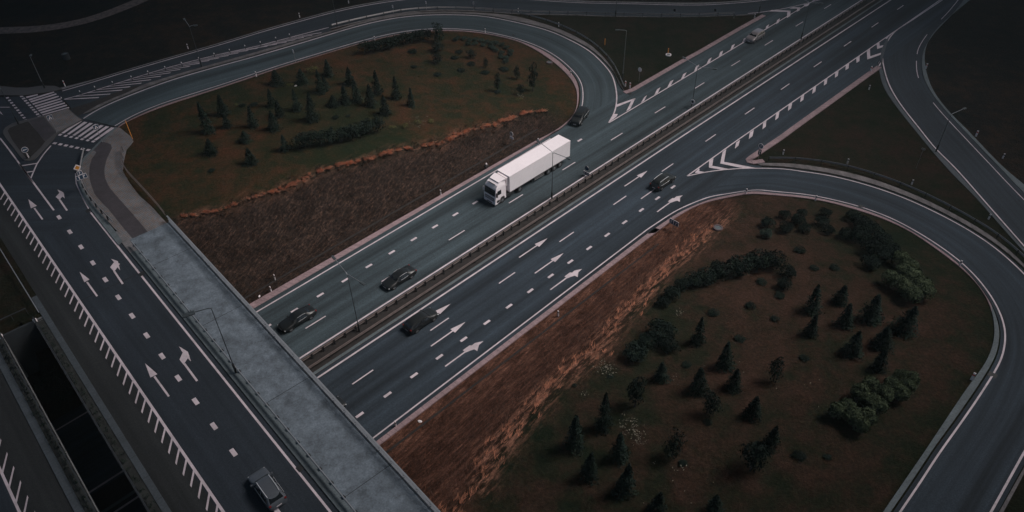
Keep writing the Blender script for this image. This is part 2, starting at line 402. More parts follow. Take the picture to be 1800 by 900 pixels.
# crest line a little wavy
wav = 1.0 * np.sin(UU * .21 + 1.0) + .6 * np.sin(UU * .53) + .4 * np.sin(UU * 1.1 + VV * .3)
xc = dd - wd + np.clip((UU - 22) / 8, .2, 1) * 1.9 + wav * .35
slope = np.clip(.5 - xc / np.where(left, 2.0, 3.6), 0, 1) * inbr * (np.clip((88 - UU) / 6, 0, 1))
crest = np.exp(-((xc) / np.where(left, .55, 1.5)) ** 2) * inbr * np.clip((84 - UU) / 10, 0, 1)
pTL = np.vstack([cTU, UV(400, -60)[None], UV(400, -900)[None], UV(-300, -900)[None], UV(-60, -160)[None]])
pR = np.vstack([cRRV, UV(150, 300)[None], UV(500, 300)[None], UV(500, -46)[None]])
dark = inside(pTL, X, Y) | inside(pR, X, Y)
pRI = np.vstack([cRGR, UV(0, 40)[None], UV(0, -37)[None], UV(18, -45)[None]])
risl = inside(pRI, X, Y)
pLI = np.vstack([cLGR, UV(20, -110)[None], UV(20, -74)[None], UV(80, -74)[None]])
lisl = inside(pLI, X, Y)
green = ((~lisl) & (~risl) & (~dark)).astype(float)
def attr(name, r, g, b_):
    a = me.color_attributes.new(name, 'FLOAT_COLOR', 'POINT')
    a.data.foreach_set('color', np.stack([r, g, b_, np.ones_like(r)], -1).astype(np.float32).ravel())
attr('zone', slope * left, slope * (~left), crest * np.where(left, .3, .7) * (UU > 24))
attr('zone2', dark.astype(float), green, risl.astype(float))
m_, n, l, b = nodes('ground')
def att(nm):
    a = n.new('ShaderNodeAttribute'); a.attribute_name = nm; s2 = n.new('ShaderNodeSeparateColor'); l.new(a.outputs['Color'], s2.inputs[0]); return s2.outputs
z1 = att('zone'); z2 = att('zone2')
big = noise(n, l, .045, 5, .62); mid = noise(n, l, .35, 5, .7); fine = noise(n, l, 3.2, 6, .8)
streak = noise(n, l, 1.0, 6, .72, 'Object', ((.45, 2.2, 1), PI / 2 - AZH + .12))
comb = n.new('ShaderNodeMath'); comb.operation = 'ADD'; l.new(big, comb.inputs[0]); l.new(mid, comb.inputs[1])
half = n.new('ShaderNodeMath'); half.operation = 'MULTIPLY'; half.inputs[1].default_value = .5; l.new(comb.outputs[0], half.inputs[0])
left_c = ramp(n, l, half.outputs[0], [(.38, (.012, .018, .009)), (.46, (.019, .020, .010)), (.53, (.036, .023, .012)), (.61, (.056, .025, .014))])
right_c = ramp(n, l, half.outputs[0], [(.38, (.009, .014, .008)), (.45, (.016, .017, .010)), (.53, (.029, .019, .013)), (.62, (.044, .025, .018))])
base = mix(n, l, z2[2], left_c, right_c)
tri_c = ramp(n, l, half.outputs[0], [(.40, (.006, .010, .005)), (.50, (.013, .013, .008)), (.60, (.022, .014, .010))])
base = mix(n, l, z2[1], base, tri_c)
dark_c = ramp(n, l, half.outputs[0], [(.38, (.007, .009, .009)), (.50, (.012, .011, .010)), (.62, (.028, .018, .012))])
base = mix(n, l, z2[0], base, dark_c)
st2 = noise(n, l, 1.0, 6, .75, 'Object', ((1.1, 4.2, 1), PI / 2 - AZH + .30))
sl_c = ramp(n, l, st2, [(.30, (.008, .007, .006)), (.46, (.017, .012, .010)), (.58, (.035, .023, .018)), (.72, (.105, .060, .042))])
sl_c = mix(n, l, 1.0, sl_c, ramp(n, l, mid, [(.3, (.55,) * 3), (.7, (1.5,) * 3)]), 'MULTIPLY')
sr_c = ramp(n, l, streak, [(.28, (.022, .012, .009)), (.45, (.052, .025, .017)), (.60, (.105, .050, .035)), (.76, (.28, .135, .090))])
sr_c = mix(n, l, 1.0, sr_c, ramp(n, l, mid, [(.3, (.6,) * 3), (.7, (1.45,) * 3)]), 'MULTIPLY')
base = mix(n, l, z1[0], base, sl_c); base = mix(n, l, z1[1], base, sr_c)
cr_n = n.new('ShaderNodeMath'); cr_n.operation = 'MULTIPLY'; l.new(z1[2], cr_n.inputs[0])
cm = ramp(n, l, streak, [(.46, (0, 0, 0)), (.60, (1, 1, 1))]); l.new(cm, cr_n.inputs[1])
base = mix(n, l, cr_n.outputs[0], base, (.42, .20, .135))
base = mix(n, l, 1.0, base, ramp(n, l, fine, [(.27, (.42,) * 3), (.5, (1, 1, 1)), (.74, (1.9,) * 3)]), 'MULTIPLY')
l.new(base, b.inputs['Base Color']); b.inputs['Roughness'].default_value = .97; b.inputs['Specular IOR Level'].default_value = .05
hh = n.new('ShaderNodeMath'); hh.operation = 'ADD'; l.new(fine, hh.inputs[0]); l.new(mid, hh.inputs[1]); bump(n, l, b, hh.outputs[0], .8, .25)
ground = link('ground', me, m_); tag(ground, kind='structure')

# ------------------------------------------------------------------ roads
def struct(name, mb, mat, parent=None, **k):
    o = mb.build(name, mat, parent, **k)
    if parent is None: tag(o, kind='structure')
    return o
def band(v0, v1, off, u0=-40, u1=300, step=2.0):
    n = int((u1 - u0) / step); U_ = np.linspace(u0, u1, n)
    return strip(MB(), np.array([UV(u, v0) for u in U_]), np.array([UV(u, v1) for u in U_]), off, flatz=0.0)
OF_FILL, OF_RAMP, OF_HW, OF_P = .036, .044, .052, .066
hwA = struct('highway', band(-72.9, -60.75, OF_HW), M['asph_nw'])
hwB = struct('highway', band(-57.65, -45.25, OF_HW), M['asph_se'])
rampL = struct('ramp_road', between(offset(cLOUT, .45), offset(cLIN, -.45), OF_RAMP), M['asph_nw'])
rampR = struct('ramp_road', between(offset(cROUT, -.45), offset(cRIN, .45), OF_RAMP), [M['asph_se']])
rampT = struct('ramp_road', between(offset(cTU, -.5), offset(cTL, .45), OF_RAMP), M['asph_rt'])
rampF = struct('ramp_road', between(offset(cRLT, .3), offset(cRRT, -.95), OF_RAMP), M['asph_rt'])
# paved gores
P = [UV(80, -72.5), UV(80, -68), UV(200, -68), UV(200, -78)] 
mb = MB(); n_ = 90
A = cTRI; Bq = np.array([UV(u, -68.0) for u in np.linspace(97, 151, 70)]); strip(mb, A, Bq, OF_FILL)
nose = np.vstack([UV(88, -68.2)[None], UV(97, -68.0)[None], PX([(1113,158.5),(1100,163),(1093,158),(1086,145),(1082,175)]), PX([(1070,214)])]); poly(mb, nose, OF_FILL - .002)
tail = np.vstack([UV(151, -68.0)[None], UV(185, -67.5)[None], UV(185, -72)[None], PX([(1400,8),(1342,20)]), PX([(1342,27)])]); poly(mb, tail, OF_FILL - .002)
struct('paved_gore', mb, M['asph_nw'])
mb = MB(); A = cISB; Bq = np.array([UV(u, -49.0) for u in np.linspace(97, 150, 90)]); strip(mb, A, Bq, OF_FILL)
nose = np.vstack([UV(66, -45.2)[None], UV(66, -50)[None], UV(97, -50.0)[None], PX([(1311,281),(1318,290),(1340,292),(1313,300),(1250,330),(1180,372)])]); poly(mb, nose, OF_FILL - .002)
tail = np.vstack([UV(150, -49.0)[None], UV(215, -48.5)[None], UV(215, -40)[None], PX([(1668,20),(1637,60),(1600,110),(1552,125),(1541,118)])]); poly(mb, tail, OF_FILL - .002)
struct('paved_gore', mb, M['asph_se'])

# verges and kerbs (raised stones are real steps)
mb = MB(); between(offset(cLIN, -.75)[8:], cLGR[8:], .12, None, .2, mb); struct('kerb', mb, M['kerb'])
mb = MB(); between(np.vstack([np.array([UV(u, -72.45 - .011 * (u - 25)) for u in np.linspace(15, 79, 60)]), offset(cLIN, -.75)[2:9]]), np.vstack([np.array([UV(u, -73.5) for u in np.linspace(15, 77, 60)]), cLGR[3:9]]), .12, 1, .2, mb); struct('kerb', mb, M['kerb'])
ka = resample(offset(cRIN, .62), 300); kb = resample(cRGR, 300)
mb = MB(); strip(mb, ka[:176], kb[:176], .12, None, .2); struct('kerb', mb, M['kerb'])
mb = MB(); strip(mb, ka[175:], kb[175:], .12, None, .2); struct('kerb', mb, M['strip'])
mb = MB(); between(np.vstack([np.array([UV(u, -45.3 - .012 * (u - 23)) for u in np.linspace(15, 69, 60)]), offset(cRIN, .62)[1:3]]), np.vstack([np.array([UV(u, -44.7 - .011 * (u - 23)) for u in np.linspace(15, 70, 60)]), cRGR[0:2]]), .12, 1, .2, mb); struct('kerb', mb, M['kerb'])
# concrete between the loop and the upper road
cOV = curve([(1100,165),(1094,155),(1085,137),(1069,110),(1040,81.5),(997,57.5),(950,40.5),(900,28),(850,23.5),(800,21),(750,21.5),(717,23),(667,32),(617,44.5),(583,55),(517,73),(450,92),(400,106),(350,120),(300,134.5),(250,150),(215,164),(180,180),(147,200)])
mb = MB(); between(offset(cLOUT, .7)[14:-2], cOV[:], .10, None, .2, mb); struct('kerb', mb, M['gravel'])
cTU2 = curve([(95,157.5),(163,140.5),(230,120.5),(320,94.5),(393,73.5),(450,56),(517,37),(590,17.5),(650,5),(707,-3),(770,-8.5),(840,-9.5),(900,-6),(963,-2),(1100,3.2),(1220,5),(1290,2),(1343,-3),(1400,-12),(1460,-26)])
mb = MB(); between(offset(cTU, -.6), cTU2, .05, None, 0, mb); struct('verge', mb, M['kerbg'])
# strip between upper road and its rail / triangle
cTL2 = curve([(583,51),(650,35),(717,22.5),(783,18.8),(850,21),(900,24.5),(1000,27),(1083,29.5),(1190,30.5),(1290,28),(1330,25.5)])
i0 = int(np.argmin(np.hypot(*(cTL - cTL2[0]).T))); i1 = int(np.argmin(np.hypot(*(cTL - cTL2[-1]).T)))
mb = MB(); between(offset(cTL, .55)[i0:i1], cTL2, .08, None, .15, mb); struct('verge', mb, M['gravel'])
# kerb round the upper triangle and the lower triangle
mb = MB(); T_ = resample(PX([(1100,165.5),(1114,161),(1201,110.5),(1234,92.5),(1301,53.5),(1346,28.5)]), 70); between(T_, offset(T_, -.95), .12, 1, .2, mb)
struct('kerb', mb, M['kerb'])
mb = MB(); T_ = resample(catmull(PX([(1345,286),(1325,289),(1314,287),(1310,281),(1325,269.5),(1369,240),(1397,219.5),(1467,169.5),(1517,133.5),(1541,116.5)]), 6), 130)
between(T_, offset(T_, .95), .12, 1, .2, mb); struct('kerb', mb, M['kerb'])
cRV = curve([(1330,287.5),(1350,287),(1400,289),(1450,296),(1500,306),(1550,321),(1600,340),(1650,363),(1700,389.5),(1750,421),(1800,465),(1840,512),(1868,566),(1876,620),(1866,686),(1843,746),(1812,800),(1756,900),(1714,976)])
j0 = int(np.argmin(np.hypot(*(cROUT - cRV[0]).T)))
mb = MB(); between(offset(cROUT, -.8)[j0:], cRV, .10, None, .2, mb); struct('kerb', mb, M['gravel'])
mb = MB(); between(offset(cRLT, .35)[24:], cRLV, .08, None, .2, mb); struct('kerb', mb, M['stripd'])
mb = MB(); between(offset(cRRT, -1.0), cRRV, .10, None, .2, mb); struct('kerb', mb, M['strip'])
# median
struct('median_strip', band(-60.75, -58.15, .03), M['soilm'])
mb = band(-58.15, -57.75, .10); struct('kerb', mb, M['strip'])
mb = band(-57.75, -57.65, .05); struct('kerb', mb, M['asph_dk'])
# drainage channel along the foot of both slopes
mb = MB(); line(mb, np.array([UV(u, -44.0 + .55) for u in np.linspace(21, 70, 40)]), .3, .05); struct('drain_channel', mb, M['soilm'])
mb = MB(); line(mb, np.array([UV(u, -74.9 - .012 * (u - 22)) for u in np.linspace(21, 80, 40)]), .28, .06); struct('drain_channel', mb, M['soilm'])
# dirt track in the field
trk = curve([(-60,55),(0,54),(67,51),(117,44),(160,34),(200,20),(242,3),(290,-20)])
mb = MB(); between(offset(trk, -1.5), offset(trk, 1.5), .04, None, 0, mb); struct('dirt_track', mb, plain('dirt track', (.105, .075, .065), .95, 0, .55, 1.2))

# ------------------------------------------------------------------ painted markings
def vline(parent, v, u0, u1, wd_=.22, name='edge_line'):
    mb = MB(); line(mb, np.array([UV(u0, v), UV(u1, v)]), wd_, OF_P, 4.0); return mb.build(name, M['paint'], parent)
vline(hwA, -61.15, -30, 260, .24)
mb = MB(); line(mb, np.array([UV(u, -71.65 - .011 * (u - 25)) for u in np.linspace(-20, 79.5, 60)]), .2, OF_P); mb.build('edge_line', M['paint'], hwA)
vline(hwA, -68.45, 89.8, 160, .2)
vline(hwA, -67.9, 160, 260, .2)
mb = MB()
for i in range(-4, 22):
    u0 = 27.4 + 11.69 * i; sline(mb, UV(u0, -64.78), UV(u0 + 2.95, -64.78), .17, OF_P)
mb.build('lane_dashes', M['paint'], hwA)
mb = MB()
for i in range(-6, 15):
    u0 = 28.2 + 3.87 * i
    if i * 3.87 + 28.2 < 90: sline(mb, UV(u0 - .5, -68.45), UV(u0 + .5, -68.45), .34, OF_P)
mb.build('lane_dashes', M['paint'], hwA)
mb = MB(); line(mb, np.array([UV(u, -57.15 + (0.006 * max(0, u - 90))) for u in np.linspace(-20, 260, 160)]), .24, OF_P); mb.build('edge_line', M['paint'], hwB)
mb = MB(); line(mb, np.vstack([[UV(u, -45.9 - .012 * (u - 23)) for u in np.linspace(-20, 69.5, 60)], cRIN[1:]]), .18, OF_P, .7); mb.build('edge_line', M['paint'], hwB)
mb = MB()
for i in range(-4, 22):
    u0 = 26.2 + 11.63 * i; sline(mb, UV(u0, -53.5), UV(u0 + 2.95, -53.5), .17, OF_P)
mb.build('lane_dashes', M['paint'], hwB)
mb = MB()
for i in range(-6, 16):
    u0 = 24.2 + 3.87 * i; vv = -49.4 - .008 * (u0 - 24); sline(mb, UV(u0 - .5, vv), UV(u0 + .5, vv), .34, OF_P)
mb.build('lane_dashes', M['paint'], hwB)
mb = MB(); line(mb, np.array([UV(u, -50.0 + .012 * max(0, u - 100)) for u in np.linspace(86, 260, 120)]), .2, OF_P); mb.build('edge_line', M['paint'], hwB)
def pline(parent, C, wd_=.18, name='edge_line', gap=None):
    mb = MB(); line(mb, C, wd_, OF_P, .6); return mb.build(name, M['paint'], parent)
pline(rampL, cLOUT, .22); pline(rampL, cLIN[6:], .15)
pline(rampT, cTU, .2)
k0 = int(np.argmin(np.hypot(*(cTL - PX([(583,47.5)])[0]).T)))
pline(rampT, cTL[:k0], .16); pline(rampT, cTL[i1 - 2:], .18)
pline(rampR, cROUT, .2); pline(rampF, cRLT, .2)
kk = [(int(len(cRRT) * a_), int(len(cRRT) * b_)) for a_, b_ in ((0, .22), (.30, .42), (.44, .52), (.60, 1))]
for a_, b_ in kk: pline(rampF, cRRT[a_:b_], .13)
# gore hatching
mb = MB(); k1 = int(np.argmin(np.hypot(*(cTL - PX([(590,46)])[0]).T))); fa = offset(cTL, .3)[:k1]; fb = curve([(128,194),(150,188),(180,178),(215,163),(250,149),(300,133.5),(350,119),(400,105),(450,91),(517,72),(583,54)])
between(fa, fb, OF_RAMP - .006, None, 0, mb); struct('paved_gore', mb, M['asph_rt'])
poly(mb := MB(), PX([(124,192),(137,205),(150,198),(175,184),(200,173),(225,163),(249,151),(247,150),(235,152.5),(200,165),(160,181)]), .11); struct('grass_sliver', mb, M['soilm'])
def pxpoly(mb, pts, off=OF_P + .003): return poly(mb, PX(pts), off)
mb = MB()
for q in [[(1084,188.5),(1083.5,184.5),(1116.5,173),(1117,175),(1110,178)], [(1110,177.5),(1117,173),(1108,191.5),(1101,196)],
          [(1070,216),(1079,201),(1086,201),(1083,206)],
          [(1132.5,171.5),(1137,168),(1132,178),(1126.5,181.5)], [(1155,157.5),(1161,154),(1156,164),(1150,167.5)], [(1178,144),(1184,140.5),(1179,150.5),(1173,154)],
          [(1201,131),(1207,127.5),(1202,137),(1197,140)], [(1223.5,117.5),(1229,114),(1225,123),(1220,126)], [(1246,104.5),(1251,101.5),(1247.5,109.5),(1242,113)],
          [(1266,92),(1271,89.5),(1268,98),(1263,101)], [(1286.5,80.5),(1292,77.5),(1288,86),(1283.5,89)], [(1307,69),(1312.5,66),(1309,74.5),(1304,77.5)],
          [(1328,57.5),(1333,54),(1330.5,62),(1326,65)], [(1347,46.5),(1352,43),(1349.5,50.5),(1345,53.5)], [(1366,36),(1371,32.5),(1368.5,40),(1364,43)],
          [(1352,20.5),(1356,18),(1389,19.3),(1389,21.5),(1384,21.3)], [(1384,20.5),(1389.5,19.3),(1389,28.5),(1383,32)],
          [(1387,15.3),(1394,13.3),(1407,13.3),(1406,15.5),(1401,15.5)], [(1401.5,14.5),(1407,13.3),(1405.5,18.5),(1400,21.5)],
          [(1412,9),(1424,6.3),(1420,10.5),(1416,12)]]:
    pxpoly(mb, q)
mb.build('gore_hatching', M['paint'], hwA)
mb = MB()
for q in [[(1222,303),(1228,297),(1229.5,297),(1229,301.5),(1240,303),(1234,305),(1222,304.5)],
          [(1246.5,283.5),(1254,278.5),(1252,291.5),(1246,295)], [(1246,295),(1252,292),(1281,297.5),(1268,299)],
          [(1270,268),(1276.5,262.5),(1272.5,285),(1266,288)], [(1266,288),(1272.5,285),(1327,295.5),(1305,296)],
          [(1294,251),(1300.5,246.5),(1298,256.5),(1291.5,262)], [(1318,233.5),(1325,229),(1322.5,240),(1316,245)], [(1341.5,217),(1347,212.5),(1346,223),(1340,228)],
          [(1364,201),(1370,196.5),(1368,207.5),(1362.5,212)], [(1386,185),(1392.5,180.5),(1390.5,191),(1385,195.5)], [(1408,169.5),(1413.5,165.5),(1412,176),(1406.5,180)],
          [(1429,155.5),(1434.5,151),(1433,161.5),(1427.5,165.5)], [(1449,141.5),(1454.5,137.5),(1453,147.5),(1448,151)], [(1468,128),(1474,124),(1472.5,134),(1467.5,137)],
          [(1486.5,115.5),(1492.5,111.5),(1491.5,120.5),(1486,124)], [(1505,102.5),(1511,98.5),(1510.5,108),(1505.5,111)],
          [(1523.5,90),(1529,86),(1529.5,100),(1524.5,105)], [(1524.5,105),(1529.5,99.5),(1550.5,92.5),(1551,95.5)],
          [(1540.5,77),(1545.5,74),(1546,82),(1542,86.5)], [(1542,86.5),(1546,81.5),(1554,79.3),(1553,82.8)], [(1556,66.5),(1561,63),(1567,59.5),(1562,67),(1557,69)],
          [(1544,117.5),(1545,114),(1550,108.5),(1551.5,111.5)]]:
    pxpoly(mb, q)
mb.build('gore_hatching', M['paint'], hwB)
# hatching and edge between the crosswalk and the divided upper road
mb = MB()
Z2 = lambda x, y: (80 + x / 5.622, 130 + y / 5.622)
tlx = np.array(sorted(TOPL)); ovx = np.array(sorted([(111,192),(135,196),(150,187),(180,177),(215,162),(235,151),(250,149),(300,133.5),(350,119),(400,105),(450,91),(517,72),(583,54)]))
for x0 in [113,133,154,171,187.5,204.5,222,239,256,273,290,307,324,341,358,375,392,409,426,443,460,477,494,511]:
    y0 = np.interp(x0, tlx[:, 0], tlx[:, 1]) + .4; sl_ = -.055 - .10 * min(1, (x0 - 113) / 150); x1 = x0 + 6
    while y0 + sl_ * (x1 - x0) < np.interp(x1, ovx[:, 0], ovx[:, 1]) - .8 and x1 < x0 + 62: x1 += 1
    y1 = y0 + sl_ * (x1 - x0); t_ = 1.25 - .35 * min(1, (x0 - 113) / 300)
    ps = [(x0 - 2, y0 + .3), (x0 + 3, y0 - t_ * .4 - .3), (x1, y1 - t_ * .6), (x1 - 2, y1 + t_ * .6)]; pxpoly(mb, ps, OF_P)
mb.build('gore_hatching', M['paint'], rampT)
# arrows
def arrow_straight(parent, fn, a, b, flip=1):
    # long shaft then narrow triangular head, local x = forward
    mb = MB(); L_ = a; q = [(0, -.09), (L_ * .66, -.09), (L_ * .66, .09), (0, .09)]; h_ = [(L_ * .62, -b), (L_ * .62, b), (L_, 0)]
    poly(mb, [fn(*p) for p in q], OF_P, flatz=fn.z); poly(mb, [fn(*p) for p in h_], OF_P + .003, flatz=fn.z); return mb.build('arrow', M['paint'], parent)
class Frame:
    def __init__(s, o, d, nrm, z): s.o, s.d, s.n, s.z = np.array(o), d * K, nrm * K, z
    def __call__(s, x, y): return s.o + x * s.d + y * s.n
# highway arrows: from traced photo points, one list per arrow position, repeated in road axes
for u0 in (37.0, 54.9, 77.4):
    f1 = Frame(UV(u0, -55.2), ah, nh, 0.0)
    arrow_straight(hwB, f1, 5.6, .42)
    f2 = Frame(UV(u0 - .8, -51.5), ah, nh, 0.0); arrow_straight(hwB, f2, 5.6, .42)
    f3 = Frame(UV(u0 - 1.7, -47.9), ah, nh, 0.0); mb = MB()
    for q in ([(0, -.09), (3.3, -.09), (3.3, .09), (0, .09)], [(3.1, -.38), (4.2, -.38), (4.55, .12), (4.3, .55), (3.7, .3), (3.1, .12)], [(4.2, .95), (4.1, -.15), (4.9, -.2), (5.8, .32), (5.0, .38)]):
        poly(mb, [f3(*p) for p in q], OF_P + .003 * len(q), flatz=0.0)
    mb.build('arrow', M['paint'], hwB)

# ------------------------------------------------------------------ bridges
def ststrip(mb, t0, t1, s0, s1, off, z=HB, skirt=0, step=1.0):
    n = int(abs(s1 - s0) / step) + 2; S_ = np.linspace(s0, s1, n)
    return strip(mb, np.array([ST(s, t0) for s in S_]), np.array([ST(s, t1) for s in S_]), off, None, skirt, flatz=z)
def stbox(mb, t0, t1, s0, s1, z0, z1):
    c = [ST(s0, t0), ST(s1, t0), ST(s1, t1), ST(s0, t1)]
    v_ = [(p[0], p[1], z0) for p in c] + [(p[0], p[1], z1) for p in c]
    return mb.add(v_, [(0, 1, 2, 3), (7, 6, 5, 4), (0, 4, 5, 1), (1, 5, 6, 2), (2, 6, 7, 3), (3, 7, 4, 0)])
S0, S1 = 37.0, 81.45
def bridge(label, t0, t1):
    root = empty('bridge', (*ST(59, (t0 + t1) / 2), 0), 0, label, 'bridge', 'twin road bridges over the highway')
    def fin(mb, nm, mat):
        o = mb.build(nm, mat); o.parent = root; o.matrix_parent_inverse = Matrix.Translation(-root.location); return o
    mb = MB(); stbox(mb, t0, t1, S0 + .02, S1 - .02, HB - 1.15, HB - .02); fin(mb, 'deck', M['wall'])
    for a_, b_ in ((S0 - 1.2, S0), (S1, S1 + 1.2)):
        mb = MB(); stbox(mb, t0 + .05, t1 - .05, a_, b_, -.3, HB - .03); fin(mb, 'abutment', M['wall'])
    mb = MB(); stbox(mb, t0 + 1.2, t1 - 1.2, 58.6, 59.4, -.2, HB - 1.17); fin(mb, 'pier', M['wall'])
    return root
brR = bridge('concrete road bridge carrying the wide grey walkway and two arrow-marked lanes over the highway', -.35, 18.55)
brL = bridge('farther concrete road bridge beyond the dark gap, cut off by the left frame edge', -19.0, -3.6)

zT = HB
mb = MB(); ststrip(mb, 4.35, 12.25, 5, 97, .01); 
XM = lambda pts: PF(pts)
# junction apron asphalt: one flat polygon joined to the bridge road
ap = np.vstack([ST(97, 4.35)[None], ST(140, 4.0)[None], ST(150, -30)[None], ST(175, -20)[None], XM([(-40,172)]), XM([(42,169),(74,166),(95,162),(112,158),(113,182),(122,192),(150,200),(167,196),(147,209),(203,224),(179,244),(167,256),(157,267),(145,278),(140,292),(135,305),(134,317),(139,330)]), ST(97, 12.25)[None]])
poly(mb, ap, .008, flatz=zT)
bridge_road = struct('bridge_road', mb, M['asph_br'])
mb = MB(); ststrip(mb, 1.25, 4.35, 5, 118, .012); struct('paved_median', mb, M['roughpave'])
mb = MB(); ststrip(mb, .62, 1.25, 5, 86, .10, skirt=.15); stripo = struct('kerb', mb, M['stripd'])
mb = MB(); ststrip(mb, -.30, .62, 5, S1, .03); struct('planted_strip', mb, M['dsoil'])
mb = MB(); ststrip(mb, -4.5, -3.65, 5, S1, .03); struct('planted_strip', mb, M['dsoil'])
mb = MB(); ststrip(mb, -5.2, -4.5, 5, 118, .10, skirt=.15); struct('kerb', mb, M['stripd'])
mb = MB(); ststrip(mb, -8.75, -5.2, 5, 118, .012); struct('paved_median', mb, M['roughpave'])
mb = MB(); ststrip(mb, -18, -8.75, 5, 118, .010); leftroad = struct('bridge_road', mb, M['asph_br'])
mb = MB(); ststrip(mb, 12.25, 12.3, 5, 84, .012); struct('gutter', mb, M['asph_dk'])
mb = MB(); ststrip(mb, 12.3, 13.25, 5, 86.0, .14, skirt=.2); struct('kerb', mb, M['strip'])
mb = MB(); ststrip(mb, 13.25, 18.35, 5, 88.6, .15, skirt=.2)
struct('walkway', mb, concrete('bridge walkway concrete', (.112, .138, .165), 0, .40, 1.5))
mb = MB()
for s in (S1 + .2, 67.9, 53.3, 38.9):
    ststrip(mb, 13.3, 18.3, s, s + .06, .158, step=1)
struct('joint_line', mb, M['asph_dk'])
mb = MB(); ststrip(mb, -.1, 12.25, S1 + .1, S1 + .28, .022, step=1); struct('expansion_joint', mb, M['asph_dk'])
# bridge paint
mb = MB(); sline(mb, ST(5, 4.65), ST(130, 4.65), .24, .02) if False else None
def stline(parent, t, s0, s1, wd_, z=HB + .028, name='edge_line'):
    mb = MB(); P = np.array([ST(s0, t), ST(s1, t)]); P = resample(P, 12); strip(mb, offset(P, -wd_ / 2), offset(P, wd_ / 2), 0, 1, flatz=z); return mb.build(name, M['paint'], parent)
stline(bridge_road, 4.65, 5, 140, .26); stline(bridge_road, 11.68, 5, 98.0, .22); stline(bridge_road, 8.22, 101.9, 117, .22)
stline(leftroad, -8.85, 5, 118, .24)
mb = MB()
P = catmull(PF([(159,372),(148,352),(140,335),(134.5,322),(133,305)]), 5); strip(mb, offset(P, -.09), offset(P, .09), .028, 1, flatz=HB)
for i in range(-7, 15):
    s = 42.0 + 4.13 * i; C = resample(np.array([ST(s - .5, 8.22), ST(s + .5, 8.22)]), 2); strip(mb, offset(C, -.22), offset(C, .22), .028, 1, flatz=HB)
mb.build('lane_dashes', M['paint'], bridge_road)
mb = MB()
for i in range(-16, 36):
    s = 62.3 + 1.62 * i
    if s > 112: break
    q = [ST(s + .2, 4.62), ST(s - .12, 4.62), ST(s - 1.60, 3.62), ST(s - 1.28, 3.62)]; poly(mb, q, .029, flatz=HB)
mb.build('gore_hatching', M['paint'], bridge_road)
mb = MB()
for i in range(-20, 20):
    s = 60.7 + 2.1 * i; q = [ST(s + .2, -7.8), ST(s - .12, -7.8), ST(s - 2.1, -8.75), ST(s - 1.7, -8.75)]; poly(mb, q, .029, flatz=HB)
mb.build('gore_hatching', M['paint'], leftroad)
def pfpoly(mb, pts, off=.03): return poly(mb, PF(pts), off, flatz=HB)
for k_, (tip, l_, r_, s0_, s1_) in enumerate([((50,350.5),(54.5,366.5),(64.8,362),(60.5,366),(75,386)), ((140,478),(148.5,496.5),(157.5,491.5),(153,496),(171,521)), ((255.3,639),(264.5,664),(277,658),(271.5,662),(297,697))]):
    mb = MB(); pfpoly(mb, [tip, l_, r_]); a_ = np.array(PF([s0_])[0]); b_ = np.array(PF([s1_])[0]); C = np.array([a_, b_]); strip(mb, offset(C, -.1), offset(C, .1), .027, 1, flatz=HB); mb.build('arrow', M['paint'], bridge_road)
T1 = lambda x, y: (x / 3, 300 + y / 3)
T3 = lambda x, y: (x / 3, 600 + y / 3)
T6 = lambda x, y: (x / 6, 280 + y / 6)
for hd, ht, sh in [([T6(588,398),T6(632,352),T6(680,368),T6(628,432)], [T6(606,320),T6(668,350),T6(686,416),T6(655,392),T6(632,365)], (T6(628,425),T6(708,542))),
                   ([T1(581,510),T1(605,480),T1(633,492),T1(602,534)], [T1(586,466),T1(622,478),T1(634,526),T1(615,505),T1(603,484)], (T1(602,530),T1(648,598))),
                   ([T3(947,97),T3(963,62),T3(1000,76),T3(968,124)], [T3(945,28),T3(991,56),T3(1008,108),T3(985,84),T3(962,58)], (T3(972,118),T3(1040,210)))]:
    mb = MB(); pfpoly(mb, hd, .030); pfpoly(mb, ht, .034); C = PF(sh); strip(mb, offset(C, -.11), offset(C, .11), .027, 1, flatz=HB); mb.build('arrow', M['paint'], bridge_road)
# crosswalks
Z1 = lambda x, y: (x / 4.737, 130 + y / 4.737)
mb = MB()
tl = [(217,196),(238,217),(252,233),(270,252),(288,271),(302,289),(318,307),(335,325),(352,343)]
tr = [(312,173),(448,152),(467,168),(486,187),(503,208),(520,225),(538,243),(555,261),(573,281)]
for (x0, y0), (x1, y1) in zip(tl, tr):
    q = [Z1(x0, y0 - 5), Z1(x1, y1 - 5), Z1(x1 + 6, y1 + 4), Z1(x0 + 7, y0 + 6)]; pfpoly(mb, q)
for i in range(10):
    t = i / 9; x0, y0 = 180 + t * 150, 187 + t * 168; pfpoly(mb, [Z1(x0 - 16, y0 - 2), Z1(x0 + 8, y0 - 8), Z1(x0 + 17, y0 + 1), Z1(x0 - 8, y0 + 8)], .027)
for i in range(10):
    t = i / 9; x0, y0 = 62 + t * 155, 200 + t * 186; pfpoly(mb, [Z1(x0 - 14, y0 - 2), Z1(x0 + 8, y0 - 8), Z1(x0 + 16, y0 + 1), Z1(x0 - 6, y0 + 8)], .027)
pfpoly(mb, [Z1(0, 276), Z1(88, 276), Z1(88, 280), Z1(0, 280)]); pfpoly(mb, [(0, 195), (0, 199), (5.5, 202.5)])
mb.build('crosswalk', M['paint'], bridge_road)
mb = MB()
